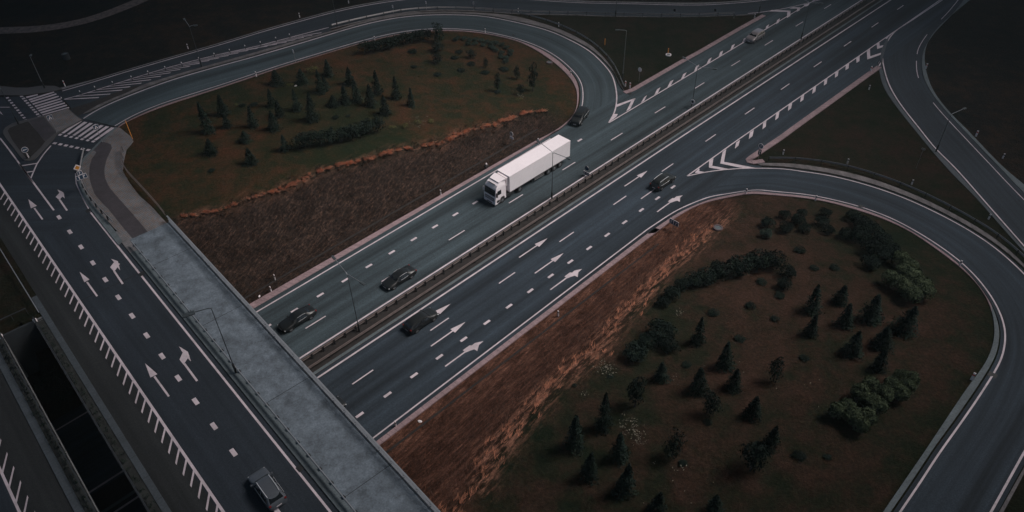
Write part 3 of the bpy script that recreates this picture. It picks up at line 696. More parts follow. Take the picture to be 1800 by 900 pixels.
for i in range(7):
    t = i / 6
    x0, y0 = 345 + t * 322, 466 + t * 66; x1, y1 = 168 + t * 322, 583 + t * 68
    q = [Z2(x0 - 16, y0 - 4), Z2(x0 + 17, y0 + 2), Z2(x1 + 14, y1 + 6), Z2(x1 - 12, y1 + 3)]; pfpoly(mb, q)
    x2, y2 = 145 + t * 328, 602 + t * 66; pfpoly(mb, [Z2(x2 - 24, y2 + 5), Z2(x2 - 2, y2 - 10), Z2(x2 + 24, y2 - 5), Z2(x2 + 2, y2 + 10)], .027)
    x2, y2 = 93 + t * 330, 686 + t * 67; pfpoly(mb, [Z2(x2 - 27, y2 + 5), Z2(x2 - 6, y2 - 11), Z2(x2 + 26, y2 - 6), Z2(x2 + 5, y2 + 11)], .027)
mb.build('crosswalk', M['paint'], bridge_road)
mb = MB()
def fline(mb, pts, wd_):
    P = PF(pts); P = resample(P, max(2, int(length(P)))); strip(mb, offset(P, -wd_ / 2), offset(P, wd_ / 2), .028, 1, flatz=HB)
fline(mb, [Z1(0, 535), Z1(60, 610), Z1(175, 765), Z1(270, 900)], .2)
fline(mb, [Z1(425, 598), Z1(370, 660), Z1(305, 755), Z1(258, 868)], .2)
fline(mb, [Z1(178, 766), Z1(248, 776), Z1(308, 745)], .24); fline(mb, [Z1(217, 820), Z1(240, 830), Z1(275, 812)], .24)
mb.build('island_lines', M['paint'], bridge_road)

# traffic island and corner paving
def slab(name, pts, top, mat, skirt=.2, z=HB): return struct(name, poly(MB(), PF(pts, z), top, skirt, flatz=z), mat)
isl = [(120,191),(129,199),(137,206),(146,211.5),(101,236),(94,246),(85,255.5),(76,265),(66,276),(60,281),(52,283.5),(45,283.5),(40,281),(25,262),(10,243),(6,236),(6,231),(10,225),(22,217.5),(40,213),(75,204)]
slab('traffic_island', isl, .12, M['kerbg'])
slab('island_grass', [(14,231),(18,226),(33,220),(50,214.5),(66,233),(80,250),(73,259),(58,274),(50,278.5),(45,277),(33,262),(22,247)], .14, M['soilm'], .02)
slab('far_pavement', [(-30,150),(0,152),(28,155),(50,155),(75,151.5),(97,152),(110,157),(100,160),(74,164.5),(42,168.5),(0,168.5),(-30,168)], .13, M['kerbg'])
slab('island_path', [(52,213.5),(77,206.5),(99,234),(81,249),(66,233)], .145, M['brick'], .02)
slab('island_paving', [(78,206),(119,192.5),(128,200),(136,206.5),(144,211.5),(101,233.5)], .143, M['pave'], .02)
Z3 = lambda x, y: (130 + x / 4.09, 210 + y / 4.09)
kerb_in = [(300,62),(250,98),(205,145),(160,190),(112,240),(65,290),(42,345),(24,392),(22,440),(36,495),(70,570),(120,650),(190,745),(250,825),(300,890)]
pav = [Z3(*p) for p in [(330,62),(420,135),(428,160),(378,220),(360,300),(352,370),(402,460),(470,550),(560,630),(665,745),(692,762)]]
pav = [Z3(*p) for p in kerb_in][:10] + [Z3(120,590), Z3(200,690), Z3(300,800), Z3(385,875), Z3(430,868), Z3(692,762)][:0] + []
outer = [Z3(*p) for p in [(692,762),(665,745),(560,630),(470,550),(402,460),(352,370),(360,300),(378,220),(428,160),(420,135),(330,62)]]
inner = [Z3(*p) for p in [(300,62),(250,98),(205,145),(160,190),(112,240),(72,290),(52,345),(44,392),(46,440),(62,495),(100,560),(160,640),(230,720),(300,795),(385,868),(430,868)]]
slab('pavement', inner + outer, .13, M['pave'])
slab('bicycle_path', [Z3(*p) for p in [(182,172),(200,165),(240,172),(268,186),(276,212),(262,240),(242,280),(230,320),(222,360),(222,395),(228,430),(245,470),(262,500),(300,545),(340,590),(420,680),(480,750),(540,822),(430,868),(370,800),(310,725),(250,650),(200,600),(150,540),(128,480),(115,430),(112,400),(114,345),(130,290),(163,245),(155,232),(128,228)]], .138, M['brick'], .01)
mb = MB(); ststrip(mb, 13.2, 15.2, 86, 90.5, .126, skirt=.2); ststrip(mb, 12.3, 14.4, 84, 91.5, .122, skirt=.2); struct('pavement', mb, M['kerbg'])
# curved kerb and gutter from the bridge to the crosswalk corner
kin = catmull(PF([Z3(*p) for p in [(300,60),(205,143),(112,238),(65,288),(42,342),(26,392),(24,440),(38,495),(72,570),(122,650),(190,742),(262,833),(320,905)]]), 6)
n_ = 60; kin = resample(kin, n_); kout = resample(catmull(PF([Z3(*p) for p in [(310,68),(215,150),(122,246),(78,294),(60,345),(48,392),(50,440),(66,490),(104,560),(160,640),(230,722),(296,805),(352,880)]]), 6), n_)
strip(mb2 := MB(), kin, kout, .15, 1, .2, flatz=HB); struct('kerb', mb2, M['strip'])


# ------------------------------------------------------------------ unseen cloud ring, added to shade the outer ground around a sunlit middle
def added_cloud():
    D = 175.0; cx, cy = UV(62, -62); c = Vector((cx, cy, 0)) + sdir * D
    nr, na = 14, 96; vs_ = []; fs = []
    rg = np.random.default_rng(3); ph = rg.uniform(0, 6.28, 8)
    def ring(a): return 1 + .10 * math.sin(2 * a + ph[0]) + .07 * math.sin(5 * a + ph[1]) + .04 * math.sin(11 * a + ph[2])
    for top in (0, 1):
        for i in range(nr):
            for j in range(na):
                a = 2 * PI * j / na; f = i / (nr - 1); r = 66 * ring(a) + f * 200
                bulge = math.sin(PI * min(1, max(0, f))) ** .5
                h_ = (14 + 30 * bulge * (1 + .35 * math.sin(r * .06 + 3 * a) + .3 * math.sin(7 * a + ph[3] + r * .03))) if top else -(4 + 10 * bulge * (1 + .5 * math.sin(r * .09 + 5 * a)))
                vs_.append((c.x + r * math.cos(a), c.y + r * math.sin(a), c.z + h_))
    N = nr * na
    for i in range(nr - 1):
        for j in range(na):
            a, b_, c2, d = i * na + j, i * na + (j + 1) % na, (i + 1) * na + (j + 1) % na, (i + 1) * na + j
            fs += [(a, d, c2, b_), (a + N, b_ + N, c2 + N, d + N)]
    for i in (0, nr - 1):
        for j in range(na): fs.append((i * na + j, i * na + (j + 1) % na, N + i * na + (j + 1) % na, N + i * na + j))
    mb = MB(); mb.add(vs_, fs); o = mb.build('added_cloud', plain('added_cloud', (.75, .76, .78), 1, 0, .05, .02), smooth_=True); tag(o, kind='structure')
added_cloud()

# haze volume over the site, added to lift the dark tones
mb = MB(); mb.box(-600, 600, -400, 900, -1.2, 78)
hz_o = mb.build('added_haze'); hm = bpy.data.materials.new('added_haze'); hm.use_nodes = True; hn = hm.node_tree.nodes; hl = hm.node_tree.links
hn.remove(hn['Principled BSDF']); pv = hn.new('ShaderNodeVolumePrincipled'); pv.inputs['Color'].default_value = (.80, .95, 1, 1); pv.inputs['Density'].default_value = .00016
hl.new(pv.outputs[0], hn['Material Output'].inputs['Volume']); hz_o.data.materials.clear(); hz_o.data.materials.append(hm); tag(hz_o, kind='stuff')

# ------------------------------------------------------------------ guard rails
def frame_at(P):
    d = np.concatenate([[0], np.cumsum(np.hypot(*(np.diff(P, axis=0).T)))]); return d
def sweep(mb, P, prof, off, flat=None):
    """sweep a lateral/height profile along a world polyline"""
    T = np.gradient(P, axis=0); T /= np.hypot(T[:, 0], T[:, 1])[:, None]; Nn = np.stack([T[:, 1], -T[:, 0]], 1)
    z = H(P[:, 0], P[:, 1]) if flat is None else np.full(len(P), flat); m_ = len(prof); vs_ = []
    for i in range(len(P)):
        for (a, h_) in prof: q = P[i] + Nn[i] * a; vs_.append((q[0], q[1], z[i] + off + h_))
    fs = [(i * m_ + j, i * m_ + (j + 1) % m_, (i + 1) * m_ + (j + 1) % m_, (i + 1) * m_ + j) for i in range(len(P) - 1) for j in range(m_)]
    fs += [tuple(range(m_))[::-1], tuple((len(P) - 1) * m_ + j for j in range(m_))]
    return mb.add(vs_, fs)
WB = [(0, .44), (.05, .48), (.0, .56), (.0, .60), (.05, .68), (0, .74), (-.03, .74), (.02, .68), (-.03, .60), (-.03, .56), (.02, .48), (-.03, .44)]
def rail(name, P, side, spacing, label, group, off=0.0, flat=None, beam=None, post=(.045, .06, .76), mb_mat='galv', pm='dpost', cat='guard rail', prof=None, maxp=100, extra=None):
    n = max(4, int(length(P) / 1.0)); P = resample(P, n); o0 = P[0]
    z0 = (Hs(o0) if flat is None else flat) + off
    root = empty(name, (o0[0], o0[1], z0), 0, label, cat, group)
    inv = Matrix.Translation(-root.location)
    mb = MB(); pr = prof or [(a * side, h_) for a, h_ in WB]; sweep(mb, P, pr, off, flat); b_ = mb.build('rail_beam', M[mb_mat]); b_.parent = root; b_.matrix_parent_inverse = inv
    if extra:
        for nm, pr2, mt in extra:
            mb = MB(); sweep(mb, P, pr2, off, flat); e_ = mb.build(nm, M[mt]); e_.parent = root; e_.matrix_parent_inverse = inv
    L_ = length(P); k = int(L_ / spacing); d = frame_at(P)
    mb = MB(); mb.box(-post[0], post[0], -post[1], post[1], -.05, post[2]); first = None
    for i in range(min(k + 1, maxp)):
        t = min(i * spacing + .02, L_); x = np.interp(t, d, P[:, 0]); y = np.interp(t, d, P[:, 1])
        x2 = np.interp(min(t + .5, L_), d, P[:, 0]); y2 = np.interp(min(t + .5, L_), d, P[:, 1]); x1 = np.interp(max(t - .5, 0), d, P[:, 0]); y1 = np.interp(max(t - .5, 0), d, P[:, 1])
        an = math.atan2(y2 - y1, x2 - x1); nn = (math.sin(an), -math.cos(an)); sh = -side * (post[1] + .035)
        z = (Hs((x, y)) if flat is None else flat) + off
        if first is None: p_ = mb.build('post', M[pm]); first = p_
        else: p_ = first.copy(); col.objects.link(p_)
        p_.parent = root; p_.location = (x + nn[0] * sh - root.location.x, y + nn[1] * sh - root.location.y, z - root.location.z); p_.rotation_euler = (0, 0, an)
    if k + 1 > maxp:
        mb = MB()
        for i in range(maxp, k + 1):
            t = i * spacing; x = np.interp(t, d, P[:, 0]); y = np.interp(t, d, P[:, 1]); mb.box(x - .05, x + .05, y - .05, y + .05, off - .05, off + post[2])
        o = mb.build('post', M[pm]); o.parent = root; o.matrix_parent_inverse = inv; o['kind'] = 'stuff'
    return root
L_uv = lambda v, u0, u1: np.array([UV(u, v) for u in np.linspace(u0, u1, 120)])
GR = 'steel guard rails along the roads'
rail('guard_rail', L_uv(-60.15, 19, 200), -1, 1.62, 'rusty brown guard rail in the median, on the side of the white truck', GR, .03, 0.0, mb_mat='galvr', post=(.05, .07, .80),
     extra=[('top_edge', [(-.06, .76), (.06, .76), (.06, .80), (-.06, .80)], 'galvp')])
rail('guard_rail', L_uv(-58.62, 19, 200), 1, 4.0, 'brown guard rail in the median, beside the carriageway with straight-ahead arrows', GR, .03, 0.0, mb_mat='galvr',
     extra=[('top_edge', [(-.05, .76), (.05, .76), (.05, .79), (-.05, .79)], 'galvp')])
rail('guard_rail', curve([(1097,157.5),(1088,137),(1073,110),(1043,80),(1000,55),(950,37),(900,25.5),(853,21)]), 1, 4.0, 'curved guard rail outside the upper loop, ending at the tip of the upper grass triangle', GR, .08)
rail('guard_rail', curve([(583,49.5),(650,33.5),(717,21),(783,17.5),(850,19.5),(900,23),(1000,26),(1083,28.5),(1190,30),(1290,27.5)]), -1, 4.0, 'long pale guard rail along the near edge of the uppermost road', GR, .08)
rail('guard_rail', curve([(1350,283),(1400,284),(1450,290),(1497,299.5),(1550,316),(1600,335.5),(1650,359),(1700,386),(1750,417),(1800,460),(1842,510),(1872,566),(1880,620),(1868,690)]), -1, 4.0, 'long curved guard rail on the outside of the right-hand loop ramp', GR, .08)
rail('guard_rail', np.vstack([curve([Z3(*p) for p in [(84,238),(72,290),(60,345),(56,395),(58,440),(74,495),(98,540),(150,610),(220,690),(290,760)]]), ]), -1, 2.0, 'short curved guard rail by the yellow diamond sign and the brick-paved corner', GR, .14, HB, post=(.05, .08, .7))
Pin = np.array([ST(s, 13.15) for s in np.linspace(87.0, 6, 90)])
rail('guard_rail', Pin, 1, 2.06, 'straight guard rail with dark feet between the bridge lanes and the grey walkway', GR, .15, HB, post=(.16, .13, .16), mb_mat='railb', maxp=100,
     extra=[('top_edge', [(-.05, .74), (.05, .74), (.05, .80), (-.05, .80)], 'railb')])
# outer parapet railing of the walkway
sq = lambda a, h0, h1: [(a - .05, h0), (a + .05, h0), (a + .05, h1), (a - .05, h1)]
rail('parapet_railing', np.array([ST(s, 18.45) for s in np.linspace(88.6, 6, 90)]), 1, 2.05, 'tall railing on the outer edge of the grey walkway above the highway', None, .15, HB, cat='railing', mb_mat='railb', pm='dpost', post=(.03, .04, 1.05),
     prof=[(-.10, 1.02), (.08, 1.02), (.08, 1.10), (-.10, 1.10)], extra=[('lower_bar', sq(0, .55, .60), 'railb'), ('bottom_bar', sq(0, .16, .22), 'railb'), ('edge_beam', [(-.06, -.55), (.16, -.55), (.16, .06), (-.06, .06)], 'wall')])
rail('hand_rail', curve([(217,268),(216,283),(219,296),(228,311),(240,323),(252,336),(270,356),(284,372),(293,384)], 2), 1, 2.0, 'thin rusty hand rail along the grass beside the brick-paved path', None, .05, HB, cat='railing', mb_mat='galvr', post=(.025, .025, 1.0), prof=sq(0, .95, 1.02), extra=[('lower_bar', sq(0, .5, .54), 'galvr')])
for t, lab in ((-.22, 'low edge railing on the near side of the dark gap between the two bridges'), (-3.78, 'low edge railing on the far side of the dark gap between the two bridges')):
    rail('edge_railing', np.array([ST(s, t) for s in np.linspace(S1, 6, 90)]), 1, 2.0, lab, 'railings along the bridge gap', .03, HB, cat='railing', mb_mat='stripd', pm='dpost', post=(.04, .05, .9), prof=sq(0, .86, .93), extra=[('lower_bar', sq(0, .45, .5), 'stripd')])
rail('edge_railing', np.array([ST(s, .55) for s in np.linspace(112, S1 + .5, 40)]), 1, 2.0, 'thin edge railing running up to the left frame edge from the gap between the bridges', None, .05, HB, cat='railing', mb_mat='railb', pm='dpost', post=(.03, .04, .75), prof=sq(0, .70, .77))
# end wall of the gap
gw = empty('end_wall', (*ST(S1 + .3, -2), HB), 0, 'low end wall with pale corner caps closing the gap between the bridges', 'wall'); inv = Matrix.Translation(-gw.location)
mb = MB(); stbox(mb, -3.6, -.35, S1 + .02, S1 + .3, -.1, HB + .25); o = mb.build('wall', M['stripd']); o.parent = gw; o.matrix_parent_inverse = inv
mb = MB(); stbox(mb, -3.6, -.35, S1 + 2.0, S1 + 2.08, HB + .9, HB + 1.0); stbox(mb, -3.55, -3.5, S1 + 2.0, S1 + 2.06, HB - .1, HB + .9); stbox(mb, -.45, -.4, S1 + 2.0, S1 + 2.06, HB - .1, HB + .9); stbox(mb, -2, -1.95, S1 + 2.0, S1 + 2.06, HB - .1, HB + .9)
o = mb.build('railing', M['stripd']); o.parent = gw; o.matrix_parent_inverse = inv
for t in (-3.75, -.2):
    mb = MB(); c = ST(S1 + .15, t); mb.box(c[0] - .16, c[0] + .16, c[1] - .16, c[1] + .16, HB, HB + .5, .04); o = mb.build('corner_cap', M['white']); o.parent = gw; o.matrix_parent_inverse = inv

# ------------------------------------------------------------------ vehicles
def car(kind, L_, W, Hh, paint, label, group=None, rails=False, lights='front', chrome=True):
    root = empty('parked', (0, 0, 0)); root.name = 'car'
    tag(root, label, 'car', group)
    X = lambda f: f * L_
    # stations: x fraction, half width, belt z, top z, top half width
    if kind == 'sedan':
        st = [(.5, .60, .50, .56, .52), (.485, .78, .62, .66, .66), (.44, .87, .70, .75, .74), (.33, .90, .78, .86, .76), (.20, .91, .86, .95, .76), (.06, .91, .90, Hh * .955, .60), (0, .91, .91, Hh * .99, .60), (-.08, .91, .92, Hh, .60), (-.18, .91, .93, Hh * .965, .585), (-.33, .90, .95, 1.02, .68), (-.44, .87, .93, .99, .70), (-.485, .80, .82, .90, .66), (-.5, .66, .60, .66, .58)]
        ws = (4, 5); rw = (8, 9); sd_ = (4, 5, 6, 7, 8, 9)
    elif kind == 'hatch':
        st = [(.5, .60, .55, .60, .52), (.485, .78, .68, .72, .66), (.43, .88, .80, .85, .76), (.32, .91, .88, .97, .78), (.23, .92, .94, 1.04, .78), (.10, .92, .98, Hh * .965, .62), (.02, .92, .99, Hh * .995, .63), (-.12, .92, 1.0, Hh, .63), (-.28, .92, 1.02, Hh * .98, .62), (-.36, .91, 1.02, Hh * .95, .60), (-.455, .88, 1.0, 1.08, .72), (-.485, .84, .82, .88, .72), (-.5, .70, .60, .66, .62)]
        ws = (4, 5); rw = (9, 10); sd_ = (4, 5, 6, 7, 8, 9, 10)
    else:
        st = [(.5, .64, .60, .68, .56), (.485, .82, .78, .84, .70), (.43, .91, .90, .98, .80), (.32, .94, .98, 1.08, .82), (.23, .95, 1.02, 1.14, .82), (.12, .95, 1.06, Hh * .96, .66), (.04, .95, 1.07, Hh * .99, .68), (-.12, .95, 1.08, Hh, .68), (-.30, .95, 1.10, Hh * .99, .67), (-.41, .94, 1.10, Hh * .965, .64), (-.47, .91, 1.06, 1.12, .76), (-.49, .86, .84, .92, .76), (-.5, .72, .62, .70, .66)]
        ws = (4, 5); rw = (9, 10); sd_ = (4, 5, 6, 7, 8, 9, 10)
    kw = W / 1.84; vs_ = []; rings = []
    for f, hw_, zb, zt, tw in st:
        hw_ *= kw; tw *= kw; lo = .30 if abs(f) > .47 else .22
        h = [(0, lo), (hw_ * .86, lo), (hw_ * .97, lo + .12), (hw_, .5 * (lo + zb)), (hw_ * .975, zb), (tw + .03, zt - .06 if zt - zb > .2 else zt - .02), (tw, zt - .005), (tw * .55, zt + .012), (0, zt + .018)]
        rings.append([(X(f), y, z) for y, z in h] + [(X(f), -y, z) for y, z in h[-2:0:-1]])
    n = len(rings[0]); mb = MB()
    for r_ in rings: vs_ += r_
    fs = [(i * n + j, i * n + (j + 1) % n, (i + 1) * n + (j + 1) % n, (i + 1) * n + j) for i in range(len(rings) - 1) for j in range(n)]
    fs += [tuple(range(n))[::-1], tuple((len(rings) - 1) * n + j for j in range(n))]
    mb.add(vs_, fs); body = mb.build('body', paint, root, smooth_=True)
    mo = body.modifiers.new('edges', 'EDGE_SPLIT'); mo.split_angle = math.radians(38)
    # glazing panels, 1 cm proud of the shell
    def P5(i, j, e=.012):
        p = rings[i][j]; return p
    def pane(name, q, e=.014):
        q = [Vector(p) for p in q]; c = sum(q, Vector()) / len(q); nn = (q[1] - q[0]).cross(q[2] - q[0]).normalized()
        if nn.dot(c - Vector((c.x * .6, 0, .6))) < 0: nn = -nn
        q = [c + (p - c) * .90 + nn * e for p in q]; mb = MB(); k = len(q)
        mb.add([tuple(p) for p in q] + [tuple(p - nn * .03) for p in q], [tuple(range(k)), tuple(range(2 * k - 1, k - 1, -1))] + [(i, (i + 1) % k, (i + 1) % k + k, i + k) for i in range(k)])
        return mb.build(name, M['glass'], root)
    a, b_ = ws; R_ = rings; Rn = n
    for nm, (a, b_) in (('windscreen', ws), ('rear_window', rw)):
        A_, B_ = (R_[a], R_[b_]) if nm == 'windscreen' else (R_[b_], R_[a])
        lowr, upr = A_, B_
        q = [lowr[6], lowr[7], lowr[8], (lowr[7][0], -lowr[7][1], lowr[7][2]), (lowr[6][0], -lowr[6][1], lowr[6][2]), (upr[6][0], -upr[6][1], upr[6][2] - .03), (upr[8][0], 0, upr[8][2] - .02), (upr[6][0], upr[6][1], upr[6][2] - .03)]
        pane(nm, q, .03)
    i0_, i1_ = sd_[0], sd_[-1]
    for sgn in (1, -1):
        up = [R_[i][5] for i in sd_[1:-1]]; q = [R_[i0_ + 1][4], R_[i1_ - 1][4]]
        mid_ = (sd_[1] + sd_[-2]) // 2
        for seg in ((sd_[1], mid_), (mid_, sd_[-2])):
            lowp = [R_[i][4] for i in range(seg[0], seg[1] + 1)]; upp = [R_[i][5] for i in range(seg[1], seg[0] - 1, -1)]
            if seg[0] == sd_[1]: lowp = [tuple(.55 * R_[i0_][4][k] + .45 * R_[i0_ + 1][4][k] for k in range(3))] + lowp
            else: lowp = lowp + [tuple(.5 * R_[i1_][4][k] + .5 * R_[i1_ - 1][4][k] for k in range(3))]
            q = [(p[0], p[1] * sgn, p[2] + .02) for p in lowp] + [(p[0], p[1] * sgn, p[2] - .02) for p in upp]
            pane('side_window', q, .012)
        if chrome:
            mb = MB(); mb.tube([(R_[i][4][0], sgn * (R_[i][4][1] + .012), R_[i][4][2] + .005) for i in sd_[1:-1]], .013, 5); mb.build('window_trim', M['chrome'], root)
        if chrome and kind == 'sedan':
            mb = MB(); mb.tube([(R_[i][5][0], sgn * (R_[i][5][1] + .02), R_[i][5][2] + .01) for i in sd_[1:-1]], .012, 5); mb.build('window_trim', M['chrome'], root)
        zb = R_[ws[0]][4][2]; mb = MB(); x_ = R_[ws[0]][0][0] - .18; yw = R_[ws[0]][4][1] * sgn
        mb.box(x_ - .08, x_ + .08, min(yw, yw + sgn * .2), max(yw, yw + sgn * .2), zb + .0, zb + .15, .03); mb.build('wing_mirror', paint, root)
        # lamps
        y0 = R_[2][4][1] * .78 * sgn; mb = MB(); xh = X(.478)
        zl = R_[1][4][2] - .03
        mb.box(xh - .16, xh + .03, min(y0 - .16, y0 + .16), max(y0 - .16, y0 + .16), zl - .08, zl + .05, .03); mb.build('headlight', M['lens'], root)
        mb = MB(); xt = X(-.487); yt = R_[-3][4][1] * .86 * sgn; zt_ = R_[-3][4][2] - .08; mb.box(xt - .03, xt + .12, yt - .11, yt + .11, zt_ - .10, zt_ + .08, .03); mb.build('tail_light', M['lensr'], root)
        if rails:
            zr = max(r_[6][2] for r_ in R_); pts = []
            for i in sd_[1:-1]: pts.append((R_[i][6][0] * .96, sgn * (R_[i][6][1] - .02), R_[i][6][2] + .06))
            mb = MB(); mb.tube(pts, .035, 6)
            for p in (pts[0], pts[-1]): mb.box(p[0] - .04, p[0] + .04, p[1] - .02, p[1] + .02, p[2] - .07, p[2])
            mb.build('roof_rail', M['chrome'], root)
    rw_ = .335 if kind == 'suv' else .315
    for fx in (.31, -.295):
        for sgn in (1, -1):
            yc = sgn * (R_[3][3][1] + .002); x_ = X(fx)
            mb = MB(); prof = []
            nn = 20
            for k in range(nn):
                a_ = 2 * PI * k / nn
                for yy, rr in ((-.21, rw_ * .93), (-.17, rw_), (-.03, rw_), (.0, rw_ * .93), (.0, rw_ * .68), (-.04, rw_ * .62)):
                    prof.append((x_ + rr * math.cos(a_), yc + sgn * yy, rw_ + rr * math.sin(a_)))
            m_ = 6; fs = [(k * m_ + j, k * m_ + j + 1, ((k + 1) % nn) * m_ + j + 1, ((k + 1) % nn) * m_ + j) for k in range(nn) for j in range(m_ - 1)]
            mb.add(prof, fs); wh = mb.build('wheel', M['tyre'], root, smooth_=False)
            mb = MB(); mb.tube([(x_, yc - sgn * .14, rw_), (x_, yc - sgn * .035, rw_)], rw_ * .62, 14)
            for k in range(5):
                a_ = 2 * PI * k / 5; mb.tube([(x_, yc - sgn * .02, rw_), (x_ + rw_ * .6 * math.cos(a_), yc - sgn * .02, rw_ + rw_ * .6 * math.sin(a_))], .03, 5)
            mb.build('rim', M['rim'], wh)
            mb = MB(); pts = [(x_ + (rw_ + .05) * math.cos(t), yc + sgn * .005, rw_ + (rw_ + .05) * math.sin(t)) for t in np.linspace(-.1, PI + .1, 12)]; mb.tube(pts, .03, 5); mb.build('wheel_arch', M['black'], root)
    mb = MB(); mb.box(X(.5) - .02, X(.5) + .015, -.26, .26, .40, .50); mb.build('number_plate', M['white'], root)
    mb = MB(); mb.box(X(-.5) - .015, X(-.5) + .02, -.26, .26, .52, .62); mb.build('number_plate', M['white'], root)
    mb = MB(); mb.box(X(.492) - .04, X(.5) + .005, -.42, .42, .54, .62, .02); mb.build('grille', M['black'], root)
    return root
pblack = plain('black car paint', (.007, .009, .010), .45, 0, .05, 3, .08)
pgrey = plain('dark grey car paint', (.075, .085, .10), .42, .1, .05, 3, .1)
psilver = plain('silver beige car paint', (.20, .175, .18), .35, .2, .05, 3, .6)
def place(o, xy, ang, z=0.0): o.location = (xy[0], xy[1], z); o.rotation_euler = (0, 0, ang)
AU = math.atan2(ah[1], ah[0]); AB_ = math.atan2(ab[1], ab[0])
def lane(o, px, v, ang=AU, z=OF_HW, side_px=None):
    p = GH(*px); u = (p[0] * ah[0] + p[1] * ah[1]) / K; place(o, UV(u, v), ang, z)
G1 = 'cars driving on the interchange'
c1 = car('sedan', 4.9, 1.86, 1.45, pblack, 'black saloon car with a bright headlamp spot, nearest the bridge on the upper carriageway', G1); lane(c1, (532,573), -66.4, AU + PI)
c2 = car('sedan', 4.9, 1.86, 1.45, pblack, 'black saloon car beside the median rail, following the white truck', G1); lane(c2, (713,502), -63.2, AU + PI)
c3 = car('hatch', 4.6, 1.84, 1.50, pblack, 'black hatchback covering an arrowhead next to the white edge line', G1, chrome=False); lane(c3, (744,572), -55.2, AU)
c4 = car('hatch', 4.6, 1.86, 1.56, pblack, 'black estate car with pale roof rails on the lower carriageway', G1, rails=True); lane(c4, (1165,325), -51.4, AU)
c5 = car('suv', 4.7, 1.90, 1.72, pblack, 'black off-road car coming off the loop behind the white truck', G1); p5 = G(1026, 215, 0); place(c5, p5 - nh * .95, AU + PI + .35, OF_RAMP)
c6 = car('suv', 4.6, 1.88, 1.68, psilver, 'silver off-road car beside the striped gore near the top of the photo', G1); lane(c6, (1338,74), -67.6, AU + PI)
c7 = car('hatch', 4.6, 1.88, 1.62, pgrey, 'dark grey car with silver roof rails on the bridge lanes at the bottom edge', G1, rails=True); p7 = G(469, 856, HB + .8); place(c7, p7, AB_ - .02, HB + .01)
c8 = car('sedan', 4.8, 1.84, 1.44, pblack, 'black car whose front just shows from under the walkway railing', G1, chrome=False); p8 = G(613, 716, .6); u8 = (p8 @ ah) / K - 2.2; place(c8, UV(u8, -52.0 + .0), AU, OF_HW)

